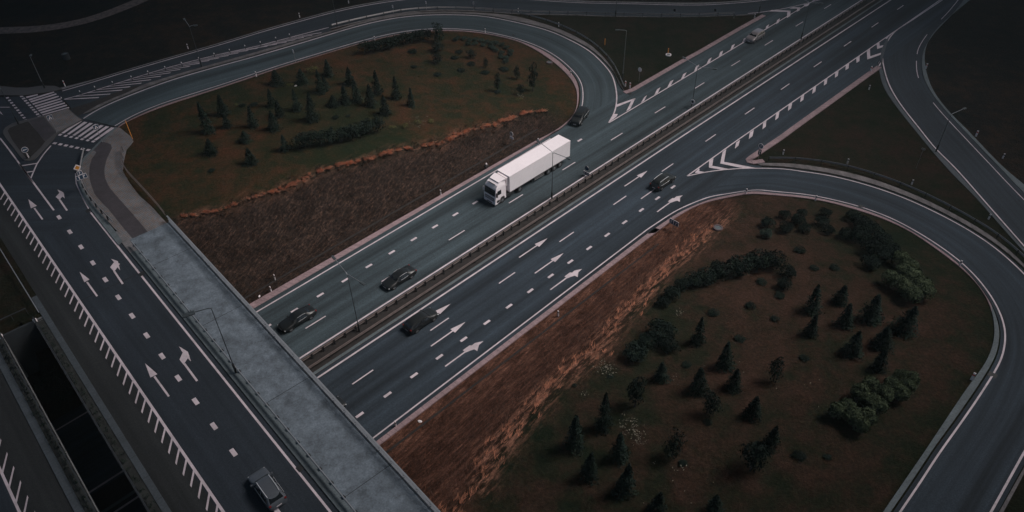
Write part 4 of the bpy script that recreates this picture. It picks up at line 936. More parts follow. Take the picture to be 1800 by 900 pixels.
# articulated truck
def truck():
    root = empty('articulated_truck', (0, 0, 0), 0, 'white articulated truck with a long box trailer on the upper carriageway', 'truck')
    wt = plain('truck white paint', (.80, .74, .77), .4, 0, .03, 2); wt2 = plain('trailer skin', (.80, .76, .785), .5, 0, .04, .7)
    # local x forward; front bumper at x=0
    def cabshape():
        prof = [(0.02, .45), (.05, 1.15), (.03, 1.75), (-.10, 2.45), (-.22, 3.0), (-.55, 3.45), (-1.35, 3.82), (-2.15, 3.85), (-2.2, 3.0), (-2.2, .65), (-1.95, .6), (-1.85, 1.05), (-1.6, 1.22), (-1.2, 1.2), (-.95, .95), (-.88, .45)]
        return prof
    mb = MB(); pr = cabshape(); n = len(pr); hw_ = [1.22, 1.24, 1.24, 1.20, 1.17, 1.08, .98, .98, 1.18, 1.23, 1.23, 1.23, 1.23, 1.23, 1.23, 1.23]
    vs_ = [(x, -h_, z) for (x, z), h_ in zip(pr, hw_)] + [(x, h_, z) for (x, z), h_ in zip(pr, hw_)]
    mb.add(vs_, [(i, i + n, (i + 1) % n + n, (i + 1) % n) for i in range(n)])
    tri = tessellate_polygon([[Vector((x, z, 0)) for x, z in pr]])
    mb.add(vs_, [t for t in tri] + [tuple(i + n for i in t)[::-1] for t in tri])
    cab = mb.build('cab', wt, root, bevel=.06)
    def slabp(name, q, mat, th=.04, par=root):
        q = [Vector(p) for p in q]; nn = (q[1] - q[0]).cross(q[2] - q[0]).normalized(); k = len(q); mb = MB()
        mb.add([tuple(p + nn * th) for p in q] + [tuple(p - nn * .05) for p in q], [tuple(range(k)), tuple(range(2 * k - 1, k - 1, -1))] + [(i, i + k, (i + 1) % k + k, (i + 1) % k) for i in range(k)]); return mb.build(name, mat, par)
    slabp('windscreen', [(.035, -1.12, 1.78), (.035, 1.12, 1.78), (-.115, 1.1, 2.55), (-.115, -1.1, 2.55)], M['glass'], .03)
    slabp('sun_visor', [(-.04, -1.08, 2.56), (-.04, 1.08, 2.56), (-.16, 1.06, 2.80), (-.16, -1.06, 2.80)], M['stripd'], .05)
    slabp('grille', [(.06, -.95, .88), (.06, .95, .88), (.055, .95, 1.42), (.055, -.95, 1.42)], M['black'], .03)
    for z in (1.02, 1.16, 1.30):
        mb = MB(); mb.box(.08, .11, -.9, .9, z - .02, z + .02); mb.build('grille_bar', wt, root)
    mb = MB(); mb.box(-.5, .12, -1.24, 1.24, .30, .62, .06); mb.build('bumper', wt, root)
    mb = MB(); mb.box(.02, .14, -.55, .55, .40, .55); mb.build('bumper_intake', M['black'], root)
    mb = MB(); mb.box(.10, .15, -.26, .26, .62, .74); mb.build('number_plate', M['white'], root)
    for sg in (1, -1):
        mb = MB(); mb.box(-.05, .13, sg * 1.0 - .18, sg * 1.0 + .18, .62, .82, .03); mb.build('headlight', M['lens'], root)
        slabp('side_window', [(-.35, sg * 1.235, 1.85), (-.35 - .85, sg * 1.235, 1.85), (-.38 - .85, sg * 1.20, 2.55), (-.45, sg * 1.20, 2.55)][::sg], M['glass'], .012)
        mb = MB(); mb.box(-.25, -.05, sg * 1.42 - .12, sg * 1.42 + .12, 1.75, 2.45, .04); mb.tube([(-.2, sg * 1.15, 2.4), (-.18, sg * 1.42, 2.4)], .025, 6); mb.build('wing_mirror', M['white'] if sg < 0 else M['black'], root)
        slabp('side_step', [(-.25, sg * 1.24, .55), (-.85, sg * 1.24, .55), (-.85, sg * 1.24, .95), (-.25, sg * 1.24, .95)][::sg], M['stripd'], .01)
    # roof air deflector
    mb = MB(); q = [(-1.0, .95, 3.80), (-1.0, -.95, 3.80), (-2.25, -1.15, 4.0), (-2.25, 1.15, 4.0), (-2.35, -1.15, 3.7), (-2.35, 1.15, 3.7)]; mb.add(q, [(0, 1, 2, 3), (3, 2, 4, 5), (0, 3, 5), (1, 4, 2), (0, 5, 4, 1)]); mb.build('air_deflector', wt, root)
    mb = MB(); mb.box(-.55, -.45, -.7, .7, 3.47, 3.55, .02); mb.build('light_bar', M['dpost'], root)
    # tractor frame
    mb = MB(); mb.box(-6.1, -1.9, -.42, .42, .75, 1.0); mb.box(-3.9, -2.4, -1.2, -.6, .5, 1.05, .05); mb.box(-3.9, -2.4, .6, 1.2, .5, 1.05, .05); mb.build('chassis', M['dpost'], root)
    def wheel(x, y, r=.5, wdt=.32):
        mb = MB(); mb.tube([(x, y - wdt / 2, r), (x, y + wdt / 2, r)], r, 20); w_ = mb.build('wheel', M['tyre'], root, bevel=.03)
        sg = 1 if y > 0 else -1
        mb = MB(); mb.tube([(x, y + sg * (wdt / 2 - .04), r), (x, y + sg * (wdt / 2 + .012), r)], r * .55, 16, r * .5); mb.build('rim', M['rim'], w_)
    for x, wd_ in ((-1.42, .32), (-5.2, .6), (-11.6, .36), (-12.95, .36), (-14.3, .36)):
        for sg in (1, -1): wheel(x, sg * (1.22 - wd_ / 2), .5, wd_)
    # trailer
    mb = MB(); mb.box(-16.5, -2.95, -1.275, 1.275, 1.18, 4.0, .04); tr = mb.build('trailer', wt2, root)
    mb = MB(); mb.box(-16.53, -2.92, -1.30, 1.30, 3.97, 4.03, .01); mb.build('roof_edge', wt, tr)
    mb = MB(); mb.box(-16.52, -2.9, -1.29, 1.29, 1.12, 1.2); mb.build('floor_rail', M['galv'], tr)
    mb = MB(); mb.box(-2.94, -2.5, -1.0, 1.0, 2.35, 3.85, .08); mb.build('cooling_unit', M['white'], tr)
    mb = MB(); mb.box(-2.56, -2.46, -.8, .8, 3.35, 3.75); mb.build('cooling_grille', M['dpost'], tr)
    mb = MB(); mb.box(-15.9, -6.8, -.5, .5, .85, 1.12); mb.box(-8.2, -8.0, -.9, .9, .25, 1.1); mb.build('trailer_frame', M['dpost'], tr)
    mb = MB(); mb.box(-16.56, -16.52, -.02, .02, 1.25, 3.95); mb.build('door_seam', M['stripd'], tr)
    for sg in (1, -1):
        mb = MB(); mb.box(-10.6, -8.4, sg * 1.2 - .02, sg * 1.2 + .02, .50, .62); mb.box(-10.6, -8.4, sg * 1.2 - .02, sg * 1.2 + .02, .78, .90); mb.build('side_guard', M['galv'], tr)
        mb = MB(); mb.box(-16.56, -16.48, sg * 1.0 - .18, sg * 1.0 + .18, .95, 1.08); mb.build('tail_light', M['lensr'], tr)
    return root
tk = truck(); pf = G(875, 363, .35); uf = (pf @ ah) / K
place(tk, UV(uf, -66.95 + .25), AU + PI, OF_HW)

# ------------------------------------------------------------------ street lamps
def projy(x, y, z):
    p = np.array([x, y, z - CAMH]); d = p @ fw; return 900 + FPX * (p @ R2) / d, 450 - FPX * (p @ U2) / d
def top_height(xy, zb, toppx):
    best = (1e9, 1)
    for h_ in np.arange(.2, 16, .05):
        q = projy(xy[0], xy[1], zb + h_); e = (q[0] - toppx[0]) ** 2 + (q[1] - toppx[1]) ** 2
        if e < best[0]: best = (e, h_)
    return best[1]
GL = 'street lamps around the interchange'
def lamp(base, hub, arms, label, zb=None, h=None, mt='pole', cobra=False, size=1.0):
    p = GH(*base) if zb is None else G(base[0], base[1], zb); zb = Hs(p) if zb is None else zb
    h = h or top_height(p, zb, hub); root = empty('street_lamp', (p[0], p[1], zb), 0, label, 'street lamp', GL)
    mb = MB(); mb.tube([(0, 0, -.2), (0, 0, .5), (0, 0, 1.4)], .13, 8); mb.build('pole_base', M['dpost'], root)
    mb = MB(); mb.tube([(0, 0, 1.3), (0, 0, h * .5), (0, 0, h)], .06, 8, .036); mb.build('pole', M[mt], root)
    for a in arms:
        e = G(a[0], a[1], zb + h + .15) - p; L_ = math.hypot(*e); d = e / L_
        pts = [(0, 0, h - .05), (d[0] * .25, d[1] * .25, h + .10), (e[0] * .6, e[1] * .6, h + .16), (e[0], e[1], h + .2)]
        mb = MB(); mb.tube(pts, .045, 6); mb.build('lamp_arm', M['polel' if mt == 'pole' and not cobra else mt], root)
        an = math.atan2(d[1], d[0]); Mx = Matrix.Translation((e[0], e[1], h + .18)) @ Matrix.Rotation(an, 4, 'Z')
        mb = MB(); mb.box(-.15, .62 * size, -.16 * size, .16 * size, -.07, .09, .05, Mx); mb.build('lamp_head', M['lamp'], root)
        mb = MB(); mb.box(.05, .5 * size, -.11 * size, .11 * size, -.10, -.07, 0, Mx); mb.build('lamp_glass', M['galv'], root)
    return root
lamp((632,583), (613,482), [(588,455), (635,497)], 'double-armed lamp in the median between the bridge and the truck')
lamp((970,351), (972,269), [(948,250), (997,278)], 'double-armed lamp in the median whose arms cross in front of the white trailer')
lamp((1216,187), (1225,118), [(1204,103), (1254,121)], 'double-armed lamp in the median behind the round white sign ring')
lamp((1408,69), (1418,4), [(1398,-8), (1441,6)], 'farthest double-armed lamp, in the median near the top frame edge')
lamp((1094,141), (1101,54), [(1088,53)], 'single-armed pale lamp on the upper grass triangle', mt='polel')
lamp((1645,267), (1672,202), [(1693,192)], 'single-armed lamp leaning over the right-hand ramp')
lamp((415,655), (371,542), [(340,550)], 'lamp with a curved arm standing on the grey bridge walkway', zb=HB + .15, cobra=True, size=1.7)
lamp((79,156), (55,101), [(53.5,99)], 'lamp beside the far crosswalk at the edge of the dark field', mt='polel')
lamp((355,118), (335,46), [(325,35), (341,45)], 'double-armed lamp in the divider between the two upper roads')
lamp((33,219), (3,156), [(-4,150)], 'lamp on the traffic island nearest the left frame edge')
lamp((593,47), (587,-20), [(578,-30), (600,-22)], 'lamp in the divider cut off by the top frame edge')
lamp((1082,29), (1084,-30), [(1074,-34)], 'thin lamp on the upper road edge above the grass triangle')
lamp((1334,22), (1337,-42), [(1346,-44)], 'dark lamp at the point where the uppermost road meets the highway')

# ------------------------------------------------------------------ signs
AF = math.atan2(-ah[1], -ah[0])      # facing against the highway direction (towards the camera side)
ABF = math.atan2(-ab[1], -ab[0])
def disc(r, n=24): return [(r * math.cos(2 * PI * k / n), r * math.sin(2 * PI * k / n)) for k in range(n)]
def rect(a, b_): return [(-a, -b_), (a, -b_), (a, b_), (-a, b_)]
def shp(pts, dx=0, dy=0, s=1): return [(x * s + dx, y * s + dy) for x, y in pts]
UPARROW = [(-.05, -.3), (.05, -.3), (.05, .1), (.14, .1), (0, .32), (-.14, .1), (-.05, .1)]
TURNARROW = [(-.10, -.3), (0, -.3), (0, .08), (.10, .08), (.10, .0), (.26, .13), (.10, .28), (.10, .19), (-.10, .19)]
CHEV = [(-.14, -.2), (.02, -.2), (.16, 0), (.02, .2), (-.14, .2), (0, 0)]
def sign(base, ang, plates, label, zb=None, toppx=None, h=None, name='road_sign', cat='road sign', group='road signs', post='galv', pr=.035, tilt=0):
    p = GH(*base) if zb is None else G(base[0], base[1], zb); zb = Hs(p) if zb is None else zb
    h = h or top_height(p, zb, toppx); root = empty(name, (p[0], p[1], zb), ang, label, cat, group)
    mb = MB(); mb.tube([(0, 0, -.2), (0, 0, h)], pr, 8); mb.build('post', M[post], root)
    for nm, dz, sx, layers in plates:
        pl = None
        for k, (poly_, mt) in enumerate(layers):
            x0 = pr + .012 + k * .009; mb = MB(); n = len(poly_)
            q = [(x0 + .012, y * sx, h + dz + z * sx) for y, z in poly_] + [(x0 - .02 if k == 0 else x0, y * sx, h + dz + z * sx) for y, z in poly_]
            tri = tessellate_polygon([[Vector((a, b_, 0)) for a, b_ in poly_]]); fs = []
            for t in tri:
                (ax, ay), (bx, by), (cx, cy) = (poly_[i] for i in t); fs.append(t if (bx - ax) * (cy - ay) - (by - ay) * (cx - ax) > 0 else t[::-1])
            mb.add(q, fs + [tuple(i + n for i in t[::-1]) for t in fs] + [(i, i + n, (i + 1) % n + n, (i + 1) % n) for i in range(n)])
            o = mb.build(nm if k == 0 else 'symbol', M[mt], root if pl is None else pl)
            if pl is None: pl = o
    return root
def lanes3(): return [(rect(.78, .42), 'white'), (rect(.73, .37), 'blue')] + [(shp(UPARROW, -.48), 'white'), (shp(UPARROW, -.05), 'white'), (shp(TURNARROW, .40), 'white')]
sign((1183,404), AF, [('plate', -.45, 1.0, lanes3())], 'wide lane sign with two straight arrows and a turn arrow on the lower road edge', toppx=(1181,386))
sign((1031,310), AF, [('round_plate', .0, 1.0, [(disc(.42), 'galv'), (disc(.34), 'blue')]), ('plate', -1.0, .8, lanes3())], 'lane sign with arrows under a round plate in the median', zb=0.0, toppx=(1024,295))
RING = [(disc(.48), 'white'), (disc(.26), 'dpost')]
sign((1216,190), AF, [('round_plate', 0, .95, RING)], 'white ring-shaped sign in the median rail', zb=0.0, h=1.3)
sign((1333,279), AF, [('round_plate', 0, .95, [(disc(.48), 'white'), (disc(.36), 'blue'), (shp(UPARROW, 0, 0, .8), 'white')]), ('chevron_board', -1.15, .9, [(rect(.28, .55), 'black'), (shp(CHEV, 0, .25), 'white'), (shp(CHEV, 0, -.25), 'white')])], 'round sign over a black and white chevron board on the tip of the right triangle', toppx=(1339,257))
sign((900,256), AF, [('round_plate', 0, .9, [(disc(.42), 'white'), (disc(.30), 'galv')]), ('plate', -.75, .8, [(rect(.5, .26), 'white')])], 'round sign above a small white plate on the dark bank behind the truck', toppx=(899,235))
DIA = [(.46, 0), (0, .46), (-.46, 0), (0, -.46)]
sign((156,338), ABF, [('diamond_plate', 0, 1.15, [(DIA, 'white'), (shp(DIA, s=.66), 'yellow')]), ('small_plate', -.85, .8, [(rect(.42, .36), 'white'), (rect(.36, .30), 'blue'), (shp(TURNARROW, -.04, 0, .8), 'white')]), ('lane_plate', -1.55, .9, [(rect(.78, .40), 'white'), (rect(.73, .35), 'blue'), (shp(UPARROW, -.36), 'white'), (shp(TURNARROW, .30), 'white')])],
     'yellow diamond sign over two blue arrow plates at the paved corner', zb=HB + .12, h=4.2)
PEDT = [(rect(.36, .36), 'white'), (rect(.33, .33), 'blue'), ([(-.26, -.22), (.26, -.22), (0, .24)], 'white'), ([(-.06, -.2), (0, -.08), (-.05, .05), (.03, .1), (.05, -.05), (.12, -.2), (.05, -.2), (0, -.12), (-.01, -.2)], 'black')]
sign((100,233), ABF, [('plate', -.3, 1.1, PEDT)], 'blue pedestrian crossing sign on the traffic island', zb=HB + .14, toppx=(87,203))
sign((180,250), ABF, [('plate', -.3, 1.1, PEDT)], 'blue pedestrian crossing sign on the brick-paved corner beside the loop crosswalk', zb=HB + .14, toppx=(168,220))
sign((51,278), ABF, [('round_plate', 0, 1.0, [(disc(.46), 'white'), (disc(.40), 'blue'), (shp([(-y, x) for x, y in UPARROW]), 'white')]), ('chevron_board', -1.0, .9, [(rect(.36, .5), 'black')] + [(shp(CHEV, 0, z, .9), 'white') for z in (.28, 0, -.28)])], 'round arrow sign over a chevron board at the front tip of the traffic island', zb=HB + .14, toppx=(46,262))
sign((1527,118) if False else (1541,122), AF, [('chevron_board', -.3, .8, [(rect(.22, .5), 'black'), (shp(CHEV, 0, .2), 'white'), (shp(CHEV, 0, -.2), 'white')])], 'small black and white chevron board where the right ramp leaves the highway', toppx=(1546,107))
sign((1123,143), AF, [('round_plate', 0, .9, [(disc(.46), 'white'), ([(-.04, -.4), (.04, -.4), (.04, .4), (-.04, .4)], 'galv')])], 'round white sign on the upper grass triangle beside the striped bollards', toppx=(1123,122))
sign((210 / 3 + 450, 110), AF, [('plate', 0, .7, [(rect(.28, .45), 'white')])], 'small white plate sign on the inner kerb of the upper loop', toppx=(516,90))
sign((1612,290) if False else (1610,296), AF, [('plate', 0, .7, [(rect(.4, .2), 'galv')])], 'small grey plate sign on the grass beside the right-hand ramp', toppx=(1621,261))
for (x, y, lab) in [(691,13,'first small white plate sign on the divider rail of the upper road, from the left'), (749,6,'second small white plate sign on the divider rail of the upper road, from the left'), (832,7,'third small white plate sign on the divider rail of the upper road, from the left')]:
    sign((x + 1, y + 11), AF, [('plate', -.15, .8, [(rect(.2, .32), 'white'), (rect(.1, .12), 'black')])], lab, toppx=(x, y - 3))
for (x, y, lab) in [(1185,25,'left one of two dark square signs seen from behind on the uppermost rail'), (1256,25,'right one of two dark square signs seen from behind on the uppermost rail')]:
    sign((x, y + 2), AF, [('plate', -.2, .9, [(rect(.3, .3), 'dpost')])], lab, toppx=(x, y - 9))
sign((1290,32), AF, [('plate', -.2, .9, [(disc(.34), 'galv')])], 'round grey sign near the right tip of the upper grass triangle', toppx=(1290,24))
# orange and white pipeline marker
sign((233,244), 0, [], 'leaning orange and white marker pole at the corner of the loop crosswalk', h=3.2, name='marker_pole', cat='marker pole', post='orange', pr=.06, zb=HB)
for i, (b_, t_, lab) in enumerate([((1063,79), (1063,68), 'short yellow marker post on the upper grass triangle, left of the pale lamp'), ((1174,95), (1174,85), 'short yellow marker post beside the white manhole ring on the upper grass triangle')]):
    sign(b_, 0, [], lab, toppx=t_, name='marker_post', cat='marker post', group='yellow marker posts', post='orange', pr=.08)

# ------------------------------------------------------------------ delineators
def proto_delin(kind):
    root = empty('delineator', (0, 0, 0)); h_ = {'w': .95, 'b': .85, 'r': 1.1}[kind]; wd_ = {'w': .10, 'b': .08, 'r': .12}[kind]
    if kind == 'b':
        mb = MB(); mb.box(-.05, .05, -wd_, wd_, 0, h_ * .75, .02); mb.build('post', M['dpost'], root); mb = MB(); mb.box(-.055, .055, -wd_ - .005, wd_ + .005, h_ * .75, h_, .02); mb.build('cap', M['white'], root)
    else:
        mb = MB(); mb.box(-.05, .05, -wd_, wd_, 0, h_ * .62, .02); mb.build('post', M['white'], root)
        mb = MB(); mb.box(-.052, .052, -wd_ - .003, wd_ + .003, h_ * .62, h_ * .80); mb.build('band', M['red'] if kind == 'r' else M['black'], root)
        mb = MB(); mb.box(-.05, .05, -wd_, wd_, h_ * .80, h_, .02); mb.build('cap', M['white'], root)
    return root
ORD = ['first', 'second', 'third', 'fourth', 'fifth', 'sixth', 'seventh', 'eighth', 'ninth', 'tenth', 'eleventh', 'twelfth', 'thirteenth', 'fourteenth', 'fifteenth', 'sixteenth', 'seventeenth', 'eighteenth', 'nineteenth', 'twentieth', 'twenty-first', 'twenty-second', 'twenty-third', 'twenty-fourth', 'twenty-fifth', 'twenty-sixth', 'twenty-seventh', 'twenty-eighth', 'twenty-ninth', 'thirtieth']
PR = {k: proto_delin(k) for k in 'wbr'}; used = set()
def delin(kind, px, label, group='white roadside posts', zb=None, h=None, s=1.0):
    o = PR[kind] if kind not in used else copy_tree(PR[kind]); used.add(kind)
    p = GH(*px) if zb is None else G(px[0], px[1], zb); o.location = (p[0], p[1], Hs(p) + .03 if zb is None else zb); o.rotation_euler = (0, 0, AF + random.uniform(-.2, .2)); o.scale = (1, 1, s)
    tag(o, label, 'road post', group); return o
hb = [(111,179),(143,167.5),(169,159.5),(200,151),(233,141.5),(262,132.5),(292,124.5),(321,117),(351,108.5),(378,101),(405,94),(432,87),(459,80.5),(486,73),(510,67)]
for i, q in enumerate(hb): delin('b', q, f'{ORD[i]} dark post with a white cap from the left along the striped hatching', 'dark posts with white caps along the hatching')
wl = [((331,86),'white post with a black band beside the upper road, nearest the divider lamp'), ((527,31),'white post on the field side of the upper road, left of the cut-off lamp'), ((613,6),'white post on the far side of the upper road near the top frame edge'),
      ((659,72),'white post on the inner kerb of the upper loop, left of the dark hedge'), ((853,58),'white post on the inner kerb at the very top of the upper loop'), ((451,135),'white post on the inner kerb of the upper loop, nearest the spruces'),
      ((1003,133),'white post on the inner kerb at the right bend of the upper loop'), ((946,252),'white post behind the rear of the white truck'), ((982,47),'white post on the upper grass triangle beside the curved rail'), ((911,22),'white post on the divider at the top left of the grass triangle'),
      ((1326,32),'white post at the right tip of the upper grass triangle'), ((1311,341),'white post on the inner kerb of the right loop, near the lane sign'), ((1433,353),'white post on the inner kerb of the right loop above the bushes'), ((1686,468),'white post on the inner kerb of the right loop, near the olive pine'),
      ((1376,272),'white post on the right grass triangle, nearest its tip'), ((1489,288),'white post in the middle of the lower rail of the right triangle'), ((1602,325),'white post on the right triangle above the long curved rail'), ((1737,386),'white post at the narrow end of the right grass triangle'),
      ((1527,158),'white post in the upper half of the right grass triangle'), ((775,343),'white post on the dark bank below the truck'), ((484,492),'upper of two white posts on the dark bank by the walkway railing'), ((477,513),'lower of two white posts on the dark bank by the walkway railing'),
      ((696,750),'white post on the lower road edge near the walkway railing'), ((981,556),'white post in the channel at the foot of the copper bank'), ((1762,279),'white post on the dark field at the right frame edge')]
for q, lb in wl: delin('w', q, lb)
for q, lb in [((115,152),'red and white post beside the far crosswalk'), ((1099,152),'left one of two red and white bollards at the triangle tip'), ((1107,155),'right one of two red and white bollards at the triangle tip'), ((1707,668),'red and white post on the right island beside the bottom of the loop'), ((1627,121),'red and white post on the dark field at the right-hand bend'), ((1715,240),'red and white post by the right-hand ramp below the bend'), ((1533,166) if False else (1530,126),'red and white post at the top tip of the right grass triangle')]:
    delin('r', q, lb, 'red and white roadside posts')

# ------------------------------------------------------------------ drains and manholes
def drain(px, label, z=None, r=.35):
    p = GH(*px) if z is None else G(px[0], px[1], z); zz = (Hs(p) + OF_P + .006) if z is None else z + .03
    root = empty('drain_cover', (p[0], p[1], zz), AU, label, 'drain cover', 'drain covers on the roads')
    mb = MB(); mb.box(-r, r, -r, r, -.02, .012, .01); mb.build('frame', M['dpost'], root)
    mb = MB()
    for i in range(5): mb.box(-r * .75, r * .75, -r * .7 + i * r * .35 - .02, -r * .7 + i * r * .35 + .03, .012, .02)
    mb.build('grate', M['black'], root)
for q, lb, z, r in [((466,540),'dark drain cover on the edge line by the walkway railing',0,.4), ((853,313),'dark drain cover on the edge line beside the truck cab',0,.38), ((1085,445),'dark drain cover on the edge line of the lower carriageway',0,.42), ((686,748),'round dark drain cover on the edge line at the bottom near the walkway',0,.45),
                    ((156,370),'drain cover on the bridge lane edge near the diamond sign',HB,.38), ((249,482),'drain cover on the bridge lane edge at the expansion joint',HB,.35), ((528,823),'drain cover on the bridge lane edge beside the grey car',HB,.35), ((1744,660),'drain cover on the inner edge line of the right loop',None,.4),
                    ((1107,165),'drain cover at the kerb tip of the upper grass triangle',None,.4), ((1308,278),'drain cover at the kerb tip of the right grass triangle',0,.4), ((902,62),'drain cover on the inner kerb of the upper loop',None,.32), ((1514,364),'drain cover on the inner edge line of the right loop near the trees',None,.38)]:
    drain(q, lb, z, r)
def manhole(px, label, r=.75, hgt=.25, mt='kerb'):
    p = GH(*px); root = empty('manhole', (p[0], p[1], Hs(p)), 0, label, 'manhole', 'concrete manholes in the grass'); mb = MB(); n = 20
    vs_ = []; 
    for k in range(n):
        a = 2 * PI * k / n
        for rr, z in ((r, -.3), (r, hgt), (r * .68, hgt), (r * .68, hgt - .1)): vs_.append((rr * math.cos(a), rr * math.sin(a), z))
    mb.add(vs_, [(k * 4 + j, ((k + 1) % n) * 4 + j, ((k + 1) % n) * 4 + j + 1, k * 4 + j + 1) for k in range(n) for j in range(3)]); mb.build('ring', M[mt], root)
    mb = MB(); mb.tube([(0, 0, hgt - .16), (0, 0, hgt - .06)], r * .68, 18); mb.build('lid', M['strip'], root)
manhole((1262,402), 'pale round manhole ring on the right island near the lane sign', .65)
manhole((966,111), 'pale round manhole ring in the right bend of the upper island', .6)
manhole((1175,97), 'white round manhole ring on the upper grass triangle', .55, .2, 'white')
manhole((118,104), 'tall concrete manhole shaft in the dark field near the lamp', .6, 1.1, 'stripd')

# ------------------------------------------------------------------ vegetation
def quads(C, N_, size, rg, aspect=1.0):
    """leaf faces: centres C, normals N_ (jittered), side length size"""
    k = len(C); nn = N_ + rg.normal(0, .55, (k, 3)); nn /= np.linalg.norm(nn, axis=1)[:, None] + 1e-9
    a = np.cross(nn, rg.normal(0, 1, (k, 3))); a /= np.linalg.norm(a, axis=1)[:, None] + 1e-9; b_ = np.cross(nn, a)
    sz = size * rg.uniform(.6, 1.35, (k, 1)); a *= sz; b_ *= sz * aspect
    V = np.stack([C - a - b_ * .4, C + b_ * -.6 + a * .2, C + a + b_ * .4, C + b_ * .7 - a * .2], 1).reshape(-1, 3)
    return V, np.arange(4 * k).reshape(k, 4)
def leafmesh(name, V, F_, mat):
    me = bpy.data.meshes.new(name); me.vertices.add(len(V)); me.vertices.foreach_set('co', V.astype(np.float32).ravel())
    me.loops.add(F_.size); me.loops.foreach_set('vertex_index', F_.astype(np.int32).ravel())
    me.polygons.add(len(F_)); me.polygons.foreach_set('loop_start', np.arange(0, F_.size, F_.shape[1], dtype=np.int32))
    me.update(calc_edges=True); me.materials.append(mat); return me
def conifer_mesh(seed, n=330):
    rg = np.random.default_rng(seed); C = []; N_ = []
    for i in range(n):
        t = rg.uniform(.03, 1) ** 1.15; a = rg.uniform(0, 2 * PI); wob = 1 + .16 * math.sin(3 * a + seed) + .12 * math.sin(19 * t + 2 * a)
        R_ = (1 - t) ** .85 * wob * rg.uniform(.80, 1.12) + .03
        for f in np.linspace(.35, 1.0, 5):
            r = R_ * f; z = t + .03 - .10 * f * f * (1 - t) - .0; C.append((r * math.cos(a), r * math.sin(a), z)); N_.append((math.cos(a) * .6, math.sin(a) * .6, .8))
    for i in range(30):
        t = rg.uniform(.82, 1.03); r = .05 * (1.05 - t) * 4; a = rg.uniform(0, 6.28); C.append((r * math.cos(a), r * math.sin(a), t)); N_.append((math.cos(a), math.sin(a), .3))
    C = np.array(C); C[:, :2] += rg.normal(0, .025, (len(C), 2)); C[:, 2] += rg.normal(0, .012, len(C)); return C, np.array(N_), rg
CONM = []
for sd_i in range(5):
    C, N_, rg = conifer_mesh(sd_i + 11); C[:, 0:2] *= .36; V, F_ = quads(C, N_, .036, rg, .8); CONM.append(leafmesh('spruce_crown', V, F_, M['spruce']))
mb = MB(); mb.tube([(0, 0, -.05), (0, 0, .5), (0, 0, .97)], .022, 6, .004); TRUNK = mb.build('trunk_proto', M['bark']).data
bpy.data.objects.remove(bpy.data.objects['trunk_proto'])
def mk(name, me, parent): o = bpy.data.objects.new(name, me); col.objects.link(o); o.parent = parent; return o
def pxw(px, p, z):      # metres for a pixel width at a world point
    return px * ((np.array([p[0], p[1], z - CAMH]) @ fw) / FPX)
def base_of(bx, by, hw_):
    p = GH(bx, by - hw_ * .45); return p
CNT = {}
def spruce(e, label, group, mesh=None):
    tx, ty, bx, by, hw_ = e; p = base_of(bx, by, hw_); z = Hs(p); h_ = top_height(p, z, (tx, ty)); r = pxw(hw_, p, z)
    root = empty('spruce_tree', (p[0], p[1], z), random.uniform(0, 6.28), label, 'spruce tree', group)
    c = mk('crown', random.choice(CONM), root); wf = 1.15 if by > 480 else 1.08; c.scale = (r / .36 * wf, r / .36 * wf * random.uniform(.9, 1.1), h_ * .99); c.rotation_euler = (random.uniform(-.05, .05), random.uniform(-.05, .05), 0); t = mk('trunk', TRUNK, root); t.scale = (h_, h_, h_ * .98)
    return root
A_ = [(346,182,368,238,13),(386.5,167.5,394,207,12),(397,199,400,228,9),(438,186,445.5,227,11),(476,156,478.5,191,9),(486,175.5,492.6,209,9),(476.6,195,483,234,13),(516,158,523,198,9),(484,123,487,154.5,13),(524,122,532,153,12),(573.5,106,579,137.5,10),(560,124,565,168,10),(574.6,132,573.5,162,9),(612.6,118.5,616,154,11),(625,138.6,628.5,184,11),(605,151,608,187,11),(580,168,587,191,11),(541,163,550,218,13),(659,125,663,169,10),(649,148,653,191,11),(671,168,677,206,11),(691.6,136,696,178,9),(722,155,723,190,8),(358,246,372,276,13),(426,231,433,254,12),(438,261,442,293,12),(496,237,501.5,269,11)]
A_.sort(key=lambda e: e[2])
for i, e in enumerate(A_): spruce(e, f'dark spruce on the upper island, {ORD[i]} from the left by its foot', 'spruces on the upper grass island')
B_ = [(1015,728,1010,792,18),(1065,697,1060,760,16),(1162,637,1162,673,14),(1092,762,1088,813,17),(1038,795,1035,845,16),(1105,817,1097,873,18),(1157,867,1152,910,17),(1282,603,1273,653,16),(1235,648,1227,695,16),(1295,650,1288,690,15),(1330,700,1322,740,17),(1255,868,1255,912,17),(1230,559,1225,609,14),(1439,501,1427,554,15),(1482.5,501,1475.5,539,14),(1492,533,1484,579,15),(1538,517,1528,572,20),(1603,539,1587,592,20),(1434,553,1423,594,13),(1507,581,1495,630,18),(1556,572,1548,617,18),(1556,614,1542,655,14),(1362,748,1351,795,15)]
B_.sort(key=lambda e: e[2])
for i, e in enumerate(B_): spruce(e, f'dark green spruce on the large right island, {ORD[i]} from the left by its foot', 'spruces on the large right island')

